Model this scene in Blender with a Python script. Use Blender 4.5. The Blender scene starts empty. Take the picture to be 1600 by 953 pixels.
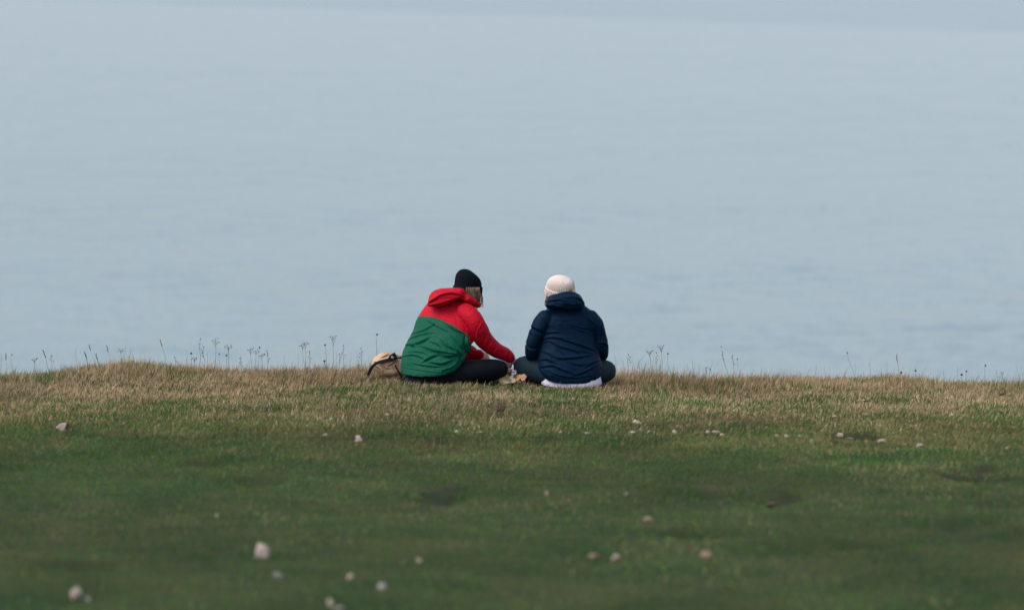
import bpy, math, random
import numpy as np
from mathutils import Vector, Matrix

random.seed(7)
rng = np.random.default_rng(11)
scene = bpy.context.scene
COL = scene.collection

# ------------------------------------------------------------------ camera, sky, sun, exposure
CAM_Z = 2.93
PITCH = math.atan(536.5 / 6000.0)
cam_data = bpy.data.cameras.new("camera")
cam = bpy.data.objects.new("camera", cam_data)
COL.objects.link(cam)
cam.location = (0, 0, CAM_Z)
cam.rotation_euler = (math.pi / 2 - PITCH, 0, 0)
cam_data.sensor_width = 36
cam_data.lens = 135
cam_data.clip_start = 0.1
cam_data.clip_end = 90000
cam_data.dof.use_dof = True
cam_data.dof.focus_distance = 26.7
cam_data.dof.aperture_fstop = 2.25
scene.camera = cam

SUN_EL, SUN_AZ = math.radians(50), math.radians(-115)      # azimuth measured from +Y towards +X
world = bpy.data.worlds.new("World")
scene.world = world
world.use_nodes = True
wn, wl = world.node_tree.nodes, world.node_tree.links
wn.clear()
sky = wn.new("ShaderNodeTexSky")
sky.sky_type = 'NISHITA'
sky.sun_disc = False
sky.sun_elevation = SUN_EL
sky.sun_rotation = SUN_AZ
sky.air_density = 1.0
sky.dust_density = 1.5
sky.ozone_density = 1.0
hs = wn.new("ShaderNodeHueSaturation")
hs.inputs['Saturation'].default_value = 0.52
bg = wn.new("ShaderNodeBackground")
bg.inputs['Strength'].default_value = 0.15
wo = wn.new("ShaderNodeOutputWorld")
wl.new(sky.outputs[0], hs.inputs['Color'])
tint = wn.new("ShaderNodeMix"); tint.data_type = 'RGBA'; tint.blend_type = 'MULTIPLY'
tint.inputs['Factor'].default_value = 1.0
tint.inputs['B'].default_value = (1.01, 0.962, 1.03, 1)          # thin overcast, a touch of mauve
wl.new(hs.outputs[0], tint.inputs['A'])
wl.new(tint.outputs['Result'], bg.inputs[0])
wl.new(bg.outputs[0], wo.inputs[0])

sun_data = bpy.data.lights.new("sun", 'SUN')
sun_data.energy = 1.4
sun_data.angle = math.radians(45)
sun_data.color = (1.0, 0.93, 0.82)
sun = bpy.data.objects.new("sun", sun_data)
COL.objects.link(sun)
sdir = Vector((math.sin(SUN_AZ) * math.cos(SUN_EL), math.cos(SUN_AZ) * math.cos(SUN_EL), math.sin(SUN_EL)))
sun.rotation_euler = sdir.to_track_quat('Z', 'Y').to_euler()
sun.location = (0, 20, 40)

scene.view_settings.view_transform = 'Standard'
scene.view_settings.look = 'None'
scene.view_settings.gamma = 1
scene.view_settings.exposure = 0.62
scene.view_settings.use_curve_mapping = False
scene.cycles.max_bounces = 6
scene.cycles.diffuse_bounces = 2
scene.cycles.glossy_bounces = 3

# ------------------------------------------------------------------ projection helpers (1600 x 953 picture units)
CT, ST = math.cos(PITCH), math.sin(PITCH)
def P(px, py, y):
    u, v = (px - 800) / 6000.0, (476.5 - py) / 6000.0
    dy, dz = CT + v * ST, -ST + v * CT
    t = y / dy
    return np.array((u * t, y, CAM_Z + dz * t))
def project(co):
    x, y, z = co[:, 0], co[:, 1], co[:, 2] - CAM_Z
    dep = y * CT - z * ST
    up = y * ST + z * CT
    return 800 + 6000 * x / dep, 476.5 - 6000 * up / dep
SC = 226.0                                    # picture units per metre where the people sit

# ------------------------------------------------------------------ noise
def _hash(ix, iy, seed):
    n = (ix.astype(np.int64) * 374761393 + iy.astype(np.int64) * 668265263 + seed * 1442695041) & 0xFFFFFFFF
    n = ((n ^ (n >> 13)) * 1274126177) & 0xFFFFFFFF
    n = (n ^ (n >> 16)) & 0xFFFFFFFF
    return n / 4294967295.0
def vnoise(x, y, seed=0):
    x = np.asarray(x, float); y = np.asarray(y, float)
    ix, iy = np.floor(x), np.floor(y)
    fx, fy = x - ix, y - iy
    fx = fx * fx * (3 - 2 * fx); fy = fy * fy * (3 - 2 * fy)
    a, b = _hash(ix, iy, seed), _hash(ix + 1, iy, seed)
    c, d = _hash(ix, iy + 1, seed), _hash(ix + 1, iy + 1, seed)
    return (a * (1 - fx) + b * fx) * (1 - fy) + (c * (1 - fx) + d * fx) * fy
def fbm(x, y, seed=0, octv=3):
    s, a, tot = 0, 1.0, 0
    for k in range(octv):
        s = s + a * vnoise(x * 2 ** k, y * 2 ** k, seed + k * 17); tot += a; a *= 0.5
    return s / tot
def sstep(a, b, x):
    t = np.clip((np.asarray(x, float) - a) / (b - a), 0, 1)
    return t * t * (3 - 2 * t)

# ------------------------------------------------------------------ materials
def srgb(r, g, b):
    f = lambda c: c / 12.92 if c <= 0.04045 else ((c + 0.055) / 1.055) ** 2.4
    return (f(r / 255), f(g / 255), f(b / 255), 1)
def base_mat(name):
    m = bpy.data.materials.new(name); m.use_nodes = True
    nt = m.node_tree
    return m, nt.nodes, nt.links, nt.nodes['Principled BSDF']
def cloth(name, c1, c2, rough=0.65, scale=14, bump=0.25, fine=420, spec=0.15):
    """cloth of one colour with slight mottling, weave and small creases"""
    m, n, l, b = base_mat(name)
    tc = n.new("ShaderNodeTexCoord")
    no = n.new("ShaderNodeTexNoise"); no.inputs['Scale'].default_value = scale; no.inputs['Detail'].default_value = 4
    l.new(tc.outputs['Object'], no.inputs['Vector'])
    mx = n.new("ShaderNodeMix"); mx.data_type = 'RGBA'
    mx.inputs['A'].default_value = c1; mx.inputs['B'].default_value = c2
    l.new(no.outputs[0], mx.inputs['Factor'])
    l.new(mx.outputs['Result'], b.inputs['Base Color'])
    b.inputs['Roughness'].default_value = rough
    b.inputs['Specular IOR Level'].default_value = spec
    f = n.new("ShaderNodeTexNoise"); f.inputs['Scale'].default_value = fine; f.inputs['Detail'].default_value = 2
    l.new(tc.outputs['Object'], f.inputs['Vector'])
    g = n.new("ShaderNodeTexNoise"); g.inputs['Scale'].default_value = 26; g.inputs['Detail'].default_value = 3
    g.inputs['Distortion'].default_value = 1.5
    l.new(tc.outputs['Object'], g.inputs['Vector'])
    ad = n.new("ShaderNodeMath"); ad.operation = 'MULTIPLY_ADD'; ad.inputs[1].default_value = 0.12
    l.new(f.outputs[0], ad.inputs[0]); l.new(g.outputs[0], ad.inputs[2])
    bp = n.new("ShaderNodeBump"); bp.inputs['Strength'].default_value = bump; bp.inputs['Distance'].default_value = 0.012
    l.new(ad.outputs[0], bp.inputs['Height']); l.new(bp.outputs[0], b.inputs['Normal'])
    return m
def plain(name, c, rough=0.6, spec=0.3, c2=None, scale=30):
    m, n, l, b = base_mat(name)
    tc = n.new("ShaderNodeTexCoord")
    no = n.new("ShaderNodeTexNoise"); no.inputs['Scale'].default_value = scale; no.inputs['Detail'].default_value = 4
    l.new(tc.outputs['Object'], no.inputs['Vector'])
    mx = n.new("ShaderNodeMix"); mx.data_type = 'RGBA'
    mx.inputs['A'].default_value = c
    mx.inputs['B'].default_value = c2 or (c[0] * .75, c[1] * .75, c[2] * .75, 1)
    l.new(no.outputs[0], mx.inputs['Factor']); l.new(mx.outputs['Result'], b.inputs['Base Color'])
    b.inputs['Roughness'].default_value = rough; b.inputs['Specular IOR Level'].default_value = spec
    return m

M = {}
M['red'] = cloth('red nylon', (0.51, 0.0025, 0.018, 1), (0.41, 0.0025, 0.015, 1))
M['green'] = cloth('green nylon', (0.002, 0.150, 0.075, 1), (0.002, 0.115, 0.060, 1))
M['navy'] = cloth('navy nylon', (0.0007, 0.0145, 0.037, 1), (0.0005, 0.0105, 0.028, 1), .6, spec=.09, bump=.5)
M['black'] = cloth('black leggings', (0.0035, 0.0065, 0.009, 1), (0.003, 0.005, 0.007, 1), 0.8, bump=.08, spec=.15)
M['slate'] = cloth('slate leggings', (0.006, 0.022, 0.030, 1), (0.005, 0.018, 0.025, 1), 0.75, bump=.06, spec=.2)
M['knit_black'] = cloth('black knit', (0.004, 0.007, 0.010, 1), (0.003, 0.005, 0.008, 1), 0.95, fine=260, bump=.5, spec=.1)
M['knit_white'] = cloth('cream knit', (0.70, 0.61, 0.54, 1), (0.62, 0.53, 0.46, 1), 0.95, fine=260, bump=.4, spec=.1)
M['shirt'] = cloth('white cotton', (0.72, 0.68, 0.76, 1), (0.62, 0.58, 0.68, 1), 0.9, bump=.2, spec=.1)
M['skin'] = plain('skin', (0.52, 0.31, 0.23, 1), .55, .3, (0.46, 0.25, 0.18, 1))
M['eye'] = plain('eye', (0.6, 0.58, 0.55, 1), .2, .5)
def hair_mat(name, c1, c2):
    m = plain(name, c1, .5, .3, c2, 1)
    n, l = m.node_tree.nodes, m.node_tree.links
    t = next(q for q in n if q.type == 'TEX_NOISE'); tc = next(q for q in n if q.type == 'TEX_COORD')
    mp = n.new("ShaderNodeMapping"); mp.inputs['Scale'].default_value = (190, 190, 7)
    l.new(tc.outputs['Object'], mp.inputs[0]); l.new(mp.outputs[0], t.inputs['Vector'])
    mx = next(q for q in n if q.type == 'MIX')
    r = n.new("ShaderNodeMapRange"); r.inputs['From Min'].default_value = .35; r.inputs['From Max'].default_value = .65
    l.new(t.outputs[0], r.inputs['Value']); l.new(r.outputs[0], mx.inputs['Factor'])
    return m
M['hair_brown'] = hair_mat('brown blond hair', (0.09, 0.06, 0.036, 1), (0.30, 0.21, 0.13, 1))
M['hair_blond'] = hair_mat('sandy hair', (0.26, 0.14, 0.07, 1), (0.48, 0.32, 0.19, 1))
M['tan'] = cloth('tan canvas', (0.56, 0.39, 0.25, 1), (0.44, 0.30, 0.18, 1), 0.85, bump=.35, spec=.15)
M['strap'] = cloth('black webbing', (0.010, 0.011, 0.013, 1), (0.006, 0.006, 0.008, 1), 0.75, bump=.1)
M['buckle'] = plain('grey plastic', (0.25, 0.27, 0.30, 1), .35, .5)
M['leather'] = plain('tan leather', (0.42, 0.20, 0.10, 1), .6)

# ------------------------------------------------------------------ mesh helpers
def link(o, parent=None):
    COL.objects.link(o)
    if parent is not None: o.parent = parent
    return o
def mesh_from(name, v, f, mat=None, smooth=True):
    me = bpy.data.meshes.new(name)
    me.from_pydata([tuple(map(float, p)) for p in v], [], f)
    if smooth:
        me.polygons.foreach_set('use_smooth', [True] * len(me.polygons))
    if mat: me.materials.append(mat)
    me.update()
    return me
def obj(name, v, f, mat, parent=None, smooth=True):
    return link(bpy.data.objects.new(name, mesh_from(name, v, f, mat, smooth)), parent)
def tag(o, label=None, cat=None, group=None, kind=None):
    if label: o['label'] = label
    if cat: o['category'] = cat
    if group: o['group'] = group
    if kind: o['kind'] = kind
    return o
class MB:
    def __init__(s): s.v, s.f = [], []
    def add(s, v, f):
        k = len(s.v); s.v += [tuple(p) for p in v]; s.f += [tuple(i + k for i in q) for q in f]
    def loft(s, rings, n=20, power=2.0):
        """rings: (centre, half axis a, half axis b); closed ends"""
        v = []
        for c, a, b in rings:
            c, a, b = map(np.asarray, (c, a, b))
            for k in range(n):
                t = 2 * math.pi * k / n
                ca, sa = math.cos(t), math.sin(t)
                ca = math.copysign(abs(ca) ** (2 / power), ca); sa = math.copysign(abs(sa) ** (2 / power), sa)
                v.append(c + a * ca + b * sa)
        f = []
        m = len(rings)
        for i in range(m - 1):
            for k in range(n):
                k2 = (k + 1) % n
                f.append((i * n + k, i * n + k2, (i + 1) * n + k2, (i + 1) * n + k))
        v.append(np.asarray(rings[0][0])); v.append(np.asarray(rings[-1][0]))
        for k in range(n):
            k2 = (k + 1) % n
            f.append((m * n, k2, k)); f.append((m * n + 1, (m - 1) * n + k, (m - 1) * n + k2))
        s.add(v, f)
    def tube(s, pts, radii, n=12, flat=1.0, round_ends=True, up=(0, 0, 1)):
        """tapered tube along pts with rounded ends"""
        pts = [np.asarray(p, float) for p in pts]
        radii = list(radii)
        if round_ends:
            d0 = pts[0] - pts[1]; d0 /= np.linalg.norm(d0)
            d1 = pts[-1] - pts[-2]; d1 /= np.linalg.norm(d1)
            r0, r1 = radii[0], radii[-1]
            pts = [pts[0] + d0 * r0 * .95, pts[0] + d0 * r0 * .6] + pts + [pts[-1] + d1 * r1 * .6, pts[-1] + d1 * r1 * .95]
            radii = [r0 * .25, r0 * .8] + radii + [r1 * .8, r1 * .25]
        rings = []
        up = np.asarray(up, float)
        for i, p in enumerate(pts):
            d = pts[min(i + 1, len(pts) - 1)] - pts[max(i - 1, 0)]
            d = d / (np.linalg.norm(d) + 1e-9)
            u = up if abs(np.dot(d, up)) < .9 * np.linalg.norm(up) else np.array((1.0, 0.13, 0))
            a = np.cross(d, u); a /= np.linalg.norm(a)
            b = np.cross(a, d)
            rings.append((p, a * radii[i], b * radii[i] * flat))
        s.loft(rings, n)
    def ball(s, c, rx, ry, rz, rot=None, n=16):
        R = rot if rot is not None else np.eye(3)
        c = np.asarray(c, float)
        rings = []
        for i in range(1, n):
            t = math.pi * i / n
            w, h = math.sin(t), -math.cos(t)
            rings.append((c + R @ np.array((0, 0, rz * h)), R @ np.array((rx * w, 0, 0)), R @ np.array((0, ry * w, 0))))
        s.loft(rings, n + 4)
    def obj(s, name, mat, parent=None, smooth=True):
        return obj(name, s.v, s.f, mat, parent, smooth)
def spline(pts, n):
    """Catmull-Rom through rows of numbers"""
    p = np.asarray(pts, float)
    p = np.vstack((2 * p[0] - p[1], p, 2 * p[-1] - p[-2]))
    out = []
    segs = len(p) - 3
    for i in range(n):
        t = i / (n - 1) * segs
        k = min(int(t), segs - 1); t -= k
        a, b, c, d = p[k:k + 4]
        out.append(.5 * (2 * b + (c - a) * t + (2 * a - 5 * b + 4 * c - d) * t * t + (3 * b - a - 3 * c + d) * t ** 3))
    return np.array(out)
def fuse(mb, voxel, smooth=4):
    """one continuous skin round overlapping closed shapes; returns (coords, faces, normals)"""
    me = mesh_from('tmp', mb.v, mb.f, smooth=False)
    o = bpy.data.objects.new('tmp', me); COL.objects.link(o)
    r = o.modifiers.new('r', 'REMESH'); r.mode = 'VOXEL'; r.voxel_size = voxel
    if smooth:
        q = o.modifiers.new('s', 'SMOOTH'); q.factor = .5; q.iterations = smooth
    dg = bpy.context.evaluated_depsgraph_get(); dg.update()
    ev = bpy.data.meshes.new_from_object(o.evaluated_get(dg))
    co = np.empty(len(ev.vertices) * 3, np.float32); ev.vertices.foreach_get('co', co)
    nr = np.empty(len(ev.vertices) * 3, np.float32); ev.vertices.foreach_get('normal', nr)
    faces = [tuple(p.vertices) for p in ev.polygons]
    bpy.data.objects.remove(o); bpy.data.meshes.remove(me); bpy.data.meshes.remove(ev)
    return co.reshape(-1, 3).astype(float), faces, nr.reshape(-1, 3).astype(float)
def seg_dist(px, py, poly):
    """signed distance to a polyline (positive on the upper side) and position 0..1 along it"""
    best = np.full(px.shape, 1e9); sgn = np.zeros(px.shape); par = np.zeros(px.shape)
    L = [math.dist(poly[i], poly[i + 1]) for i in range(len(poly) - 1)]
    tot, acc = sum(L), 0
    for i in range(len(poly) - 1):
        (x0, y0), (x1, y1) = poly[i], poly[i + 1]
        dx, dy = x1 - x0, y1 - y0
        t = np.clip(((px - x0) * dx + (py - y0) * dy) / (dx * dx + dy * dy), 0, 1)
        ex, ey = px - x0 - t * dx, py - y0 - t * dy
        d = np.hypot(ex, ey)
        m = d < best
        best[m] = d[m]; sgn[m] = np.sign(-(dx * ey - dy * ex))[m]; par[m] = ((acc + t * L[i]) / tot)[m]
        acc += L[i]
    return best * np.where(sgn == 0, 1, sgn), par
def crease(co, nr, lines):
    """folds in cloth: each a valley under a ridge, dying out at both ends. lines: (points, depth m, width units)"""
    px, py = project(co)
    disp = np.zeros(len(co))
    face = sstep(-.15, .35, -nr[:, 1])
    for poly, depth, w in lines:
        d, t = seg_dist(px, py, [tuple(q) for q in spline(poly, 4 * len(poly))])
        env = np.clip(np.sin(np.pi * np.clip(t * .92 + .04, 0, 1)), 0, 1) ** .6
        w = w * .72
        disp += 1.05 * depth * env * (-np.exp(-np.abs((d + .3 * w) / w) ** 1.6) + .85 * np.exp(-np.abs((d - 1.2 * w) / (1.2 * w)) ** 1.6))
    return co + nr * (disp * face)[:, None]
def ruffle(co, nr, amp, sx, sz, seed):
    d = fbm(co[:, 0] * sx + co[:, 1] * sx * .7, co[:, 2] * sz + co[:, 1] * 3, seed, 3) - .5
    return co + nr * (d * 2 * amp)[:, None]

# ------------------------------------------------------------------ ground
EDGE = 27.6
_cx = np.array([-9000, -1500, -100, 0, 60, 120, 200, 260, 300, 400, 500, 560, 640, 800, 950, 1030, 1100, 1160, 1250, 1320, 1400, 1450, 1500, 1600, 1800, 9000.])
_cy = np.array([590, 592, 592, 592, 588, 580, 574, 580, 584, 583, 583, 586, 589, 592, 596, 595, 600, 597, 595, 596, 597, 599, 602, 607, 608, 606.])
DIPS = [(690, 778, 26, 8), (1205, 780, 30, 9), (1520, 742, 44, 9), (1340, 684, 34, 6), (400, 752, 30, 7), (1260, 850, 50, 8),
        (1490, 818, 30, 9), (1375, 850, 40, 7), (1090, 832, 60, 6), (330, 722, 40, 5), (700, 690, 30, 4), (1010, 690, 40, 4),
        (345, 868, 16, 5), (1110, 770, 24, 6), (125, 880, 60, 8), (860, 690, 34, 4), (1565, 618, 7, 3)]
def ground_pt(px, py):
    """where the ray through a picture point meets the sloping turf"""
    y = 9780.0 / (py - 232.0)
    for _ in range(12):
        p = P(px, py, y)
        g = float(ground(np.array([p[0]]), np.array([y]))[0])
        y += (p[2] - g) * 6.5
        y = min(max(y, 6), 28.5)
    p = P(px, py, y)
    p[2] = float(ground(np.array([p[0]]), np.array([y]))[0])
    return p
_dips, _strength = [], []
def ground(x, y):
    x = np.asarray(x, float); y = np.asarray(y, float)
    z = 1.3 * (1 - np.clip(y, -60, 60) / 26.7)
    pxe = 800 + x / EDGE * 6000
    dz = -(np.interp(pxe, _cx, _cy) - (232 + 9780 / EDGE)) * EDGE / 6000
    z = z + dz * np.where(dz > 0, sstep(25.6, 27.3, y), sstep(21, 27, y))
    z = z + (fbm(x * 1.3, y * 1.1, 3, 3) - .5) * .05 * sstep(35, 28, y) + (fbm(x * .35, y * .35, 9, 2) - .5) * .05 * sstep(26, 20, y)
    for cx, cy, rx, ry in _dips:
        z = z - .05 * np.exp(-((x - cx) / rx) ** 2 - ((y - cy) / ry) ** 2)
    s = np.maximum(0, y - EDGE - (vnoise(x * .8, 0 * x, 5) - .5) * .3)
    z = z - np.where(s < 3, .8 * s * s, 7.2 + (s - 3) * 12)
    return np.maximum(z, -70)
for px, py, w, h in DIPS:
    p = ground_pt(px, py)
    _dips.append((p[0], p[1], w * p[1] / 6000, max(.1, h * p[1] ** 2 / 9780)))
    _strength.append(.75 if (px, py) in ((690, 778), (1205, 780), (1565, 618)) else .6 if (px, py) in ((1520, 742), (1340, 684)) else .3)  # of the two middling ones, the right is herb shade painted as colour
def soil_and_shade(x, y):
    """0..1: worn hollows with ragged outlines, one of them herb shade put into the colour"""
    wx = x + (fbm(x * 5, y * 4, 201, 3) - .5) * .55; wy = y + (fbm(x * 5, y * 3, 202, 3) - .5) * 1.3
    out = np.zeros(np.shape(x))
    for (cx, cy, rx, ry), k in zip(_dips, _strength):
        out = np.maximum(out, k * np.exp(-(((wx - cx) / rx) ** 2 + ((wy - cy) / ry) ** 2) ** 1.5))
    return np.clip(out * (.55 + .9 * fbm(x * 7, y * 5, 203, 2)), 0, 1)

def ground_mat():
    m, n, l, b = base_mat('turf soil')
    g = n.new("ShaderNodeNewGeometry")
    a = n.new("ShaderNodeTexNoise"); a.inputs['Scale'].default_value = 2.2; a.inputs['Detail'].default_value = 6
    c = n.new("ShaderNodeTexNoise"); c.inputs['Scale'].default_value = 40; c.inputs['Detail'].default_value = 5
    l.new(g.outputs['Position'], a.inputs['Vector']); l.new(g.outputs['Position'], c.inputs['Vector'])
    r = n.new("ShaderNodeValToRGB")
    r.color_ramp.elements[0].position = .35; r.color_ramp.elements[0].color = (0.024, 0.052, 0.013, 1)
    r.color_ramp.elements[1].position = .68; r.color_ramp.elements[1].color = (0.070, 0.080, 0.026, 1)
    l.new(a.outputs[0], r.inputs[0])
    mx = n.new("ShaderNodeMix"); mx.data_type = 'RGBA'; mx.blend_type = 'MULTIPLY'; mx.inputs['Factor'].default_value = .7
    l.new(r.outputs[0], mx.inputs['A']); l.new(c.outputs[0], mx.inputs['B'])
    at = n.new("ShaderNodeAttribute"); at.attribute_name = 'soil_and_shade'
    ms = n.new("ShaderNodeMix"); ms.data_type = 'RGBA'; ms.inputs['B'].default_value = (0.020, 0.016, 0.011, 1)
    l.new(at.outputs['Fac'], ms.inputs['Factor']); l.new(mx.outputs['Result'], ms.inputs['A'])
    l.new(ms.outputs['Result'], b.inputs['Base Color'])
    b.inputs['Roughness'].default_value = .95; b.inputs['Specular IOR Level'].default_value = .1
    return m
xs = np.concatenate(([-4000, -800, -200, -60, -25, -12], np.arange(-7, 7.01, .1), [12, 25, 60, 200, 800, 4000]))
ys = np.concatenate(([-3000, -600, -150, -40, -10, 0, 4, 8], np.arange(9, 29.5, .1), np.arange(29.5, 37, .5)))
X, Y = np.meshgrid(xs, ys)
Z = ground(X.ravel(), Y.ravel())
gv = np.column_stack((X.ravel(), Y.ravel(), Z))
nx = len(xs)
gf = [(j * nx + i, j * nx + i + 1, (j + 1) * nx + i + 1, (j + 1) * nx + i) for j in range(len(ys) - 1) for i in range(nx - 1)]
go = tag(obj('ground', gv, gf, ground_mat()), kind='structure')
soil = soil_and_shade(gv[:, 0], gv[:, 1])
go.data.attributes.new('soil_and_shade', 'FLOAT', 'POINT').data.foreach_set('value', soil.astype(np.float32))

# ------------------------------------------------------------------ sea
def sea_mat():
    m, n, l, b = base_mat('sea water')
    g = n.new("ShaderNodeNewGeometry")
    def noise(sx, sy, detail, rough=.5, w=0.0):
        mp = n.new("ShaderNodeMapping"); mp.inputs['Scale'].default_value = (sx, sy, 1); mp.inputs['Location'].default_value = (w, w * 1.7, 0)
        t = n.new("ShaderNodeTexNoise"); t.inputs['Scale'].default_value = 1; t.inputs['Detail'].default_value = detail
        t.inputs['Roughness'].default_value = rough
        l.new(g.outputs['Position'], mp.inputs['Vector']); l.new(mp.outputs[0], t.inputs['Vector'])
        return t
    def math_(op, a, bb, c=None):
        q = n.new("ShaderNodeMath"); q.operation = op
        for i, s in enumerate((a, bb, c)):
            if s is None: continue
            if isinstance(s, (int, float)): q.inputs[i].default_value = s
            else: l.new(s, q.inputs[i])
        return q.outputs[0]
    ripple = noise(.55, .9, 3)
    swell = noise(.07, .20, 5, .62, 40)
    gust = noise(.006, .012, 4, .6, 90)
    def vsub(t, amp):
        s = n.new("ShaderNodeVectorMath"); s.operation = 'SUBTRACT'; s.inputs[1].default_value = (.5, .5, .5)
        l.new(t.outputs['Color'], s.inputs[0])
        k = n.new("ShaderNodeVectorMath"); k.operation = 'SCALE'
        l.new(s.outputs[0], k.inputs[0])
        if isinstance(amp, (int, float)): k.inputs['Scale'].default_value = amp
        else: l.new(amp, k.inputs['Scale'])
        return k.outputs[0]
    amp = math_('MULTIPLY_ADD', gust.outputs[0], .30, .12)
    # smoother water beyond a long slick line
    sx = n.new("ShaderNodeSeparateXYZ"); l.new(g.outputs['Position'], sx.inputs[0])
    wob = noise(.004, .004, 3, .5, 12)
    line = math_('MULTIPLY_ADD', sx.outputs[0], 2.35, math_('MULTIPLY_ADD', wob.outputs[0], 260.0, sx.outputs[1]))
    far = n.new("ShaderNodeMapRange"); far.inputs['From Min'].default_value = 4560; far.inputs['From Max'].default_value = 4720
    far.interpolation_type = 'SMOOTHSTEP'
    l.new(line, far.inputs['Value'])
    v1 = vsub(ripple, amp)
    gm = n.new("ShaderNodeMapRange"); gm.inputs['From Min'].default_value = .38; gm.inputs['From Max'].default_value = .62
    gm.inputs['To Min'].default_value = .16; gm.inputs['To Max'].default_value = .50
    l.new(noise(.0035, .010, 3, .5, 300).outputs[0], gm.inputs['Value'])
    v2 = vsub(swell, gm.outputs[0])
    ad = n.new("ShaderNodeVectorMath"); ad.operation = 'ADD'; l.new(v1, ad.inputs[0]); l.new(v2, ad.inputs[1])
    fl = n.new("ShaderNodeVectorMath"); fl.operation = 'MULTIPLY_ADD'
    fl.inputs[1].default_value = (1, 1, 0); fl.inputs[2].default_value = (0, 0, 1)
    l.new(ad.outputs[0], fl.inputs[0])
    nm = n.new("ShaderNodeVectorMath"); nm.operation = 'NORMALIZE'; l.new(fl.outputs[0], nm.inputs[0])
    l.new(nm.outputs[0], b.inputs['Normal'])
    # body colour: chalky green water, patchy
    mx = n.new("ShaderNodeMix"); mx.data_type = 'RGBA'
    mx.inputs['A'].default_value = (0.03, 0.115, 0.115, 1); mx.inputs['B'].default_value = (0.06, 0.165, 0.15, 1)
    l.new(swell.outputs[0], mx.inputs['Factor']); l.new(mx.outputs['Result'], b.inputs['Base Color'])
    l.new(math_('MULTIPLY_ADD', far.outputs[0], .022, .22), b.inputs['Roughness'])
    b.inputs['IOR'].default_value = 1.33
    b.inputs['Specular IOR Level'].default_value = .6
    return m
tag(obj('sea', [(-45000, 31, -60), (45000, 31, -60), (45000, 70000, -60), (-45000, 70000, -60)], [(0, 1, 2, 3)], sea_mat(), smooth=False), kind='structure')

# ------------------------------------------------------------------ grass
KEEP_OUT = []          # (x, y, rx, ry) footprints where nothing grows through
def foot(px, y, rx, ry): KEEP_OUT.append(((px - 800) / 6000 * y, y, rx, ry))
foot(672, 26.80, .24, .34); foot(740, 26.78, .26, .13); foot(888, 26.78, .25, .33); foot(825, 26.86, .12, .13); foot(945, 26.86, .11, .13); foot(604, 27.02, .15, .12)
def grass_mat():
    m, n, l, b = base_mat('grass blades')
    at = n.new("ShaderNodeAttribute"); at.attribute_name = 'blade_colour'
    l.new(at.outputs['Color'], b.inputs['Base Color'])
    b.inputs['Roughness'].default_value = .7; b.inputs['Specular IOR Level'].default_value = .06
    tr = n.new("ShaderNodeBsdfTranslucent"); l.new(at.outputs['Color'], tr.inputs['Color'])
    mix = n.new("ShaderNodeMixShader"); mix.inputs[0].default_value = .25
    l.new(b.outputs[0], mix.inputs[1]); l.new(tr.outputs[0], mix.inputs[2])
    l.new(mix.outputs[0], n['Material Output'].inputs['Surface'])
    return m
GM = grass_mat()
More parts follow.
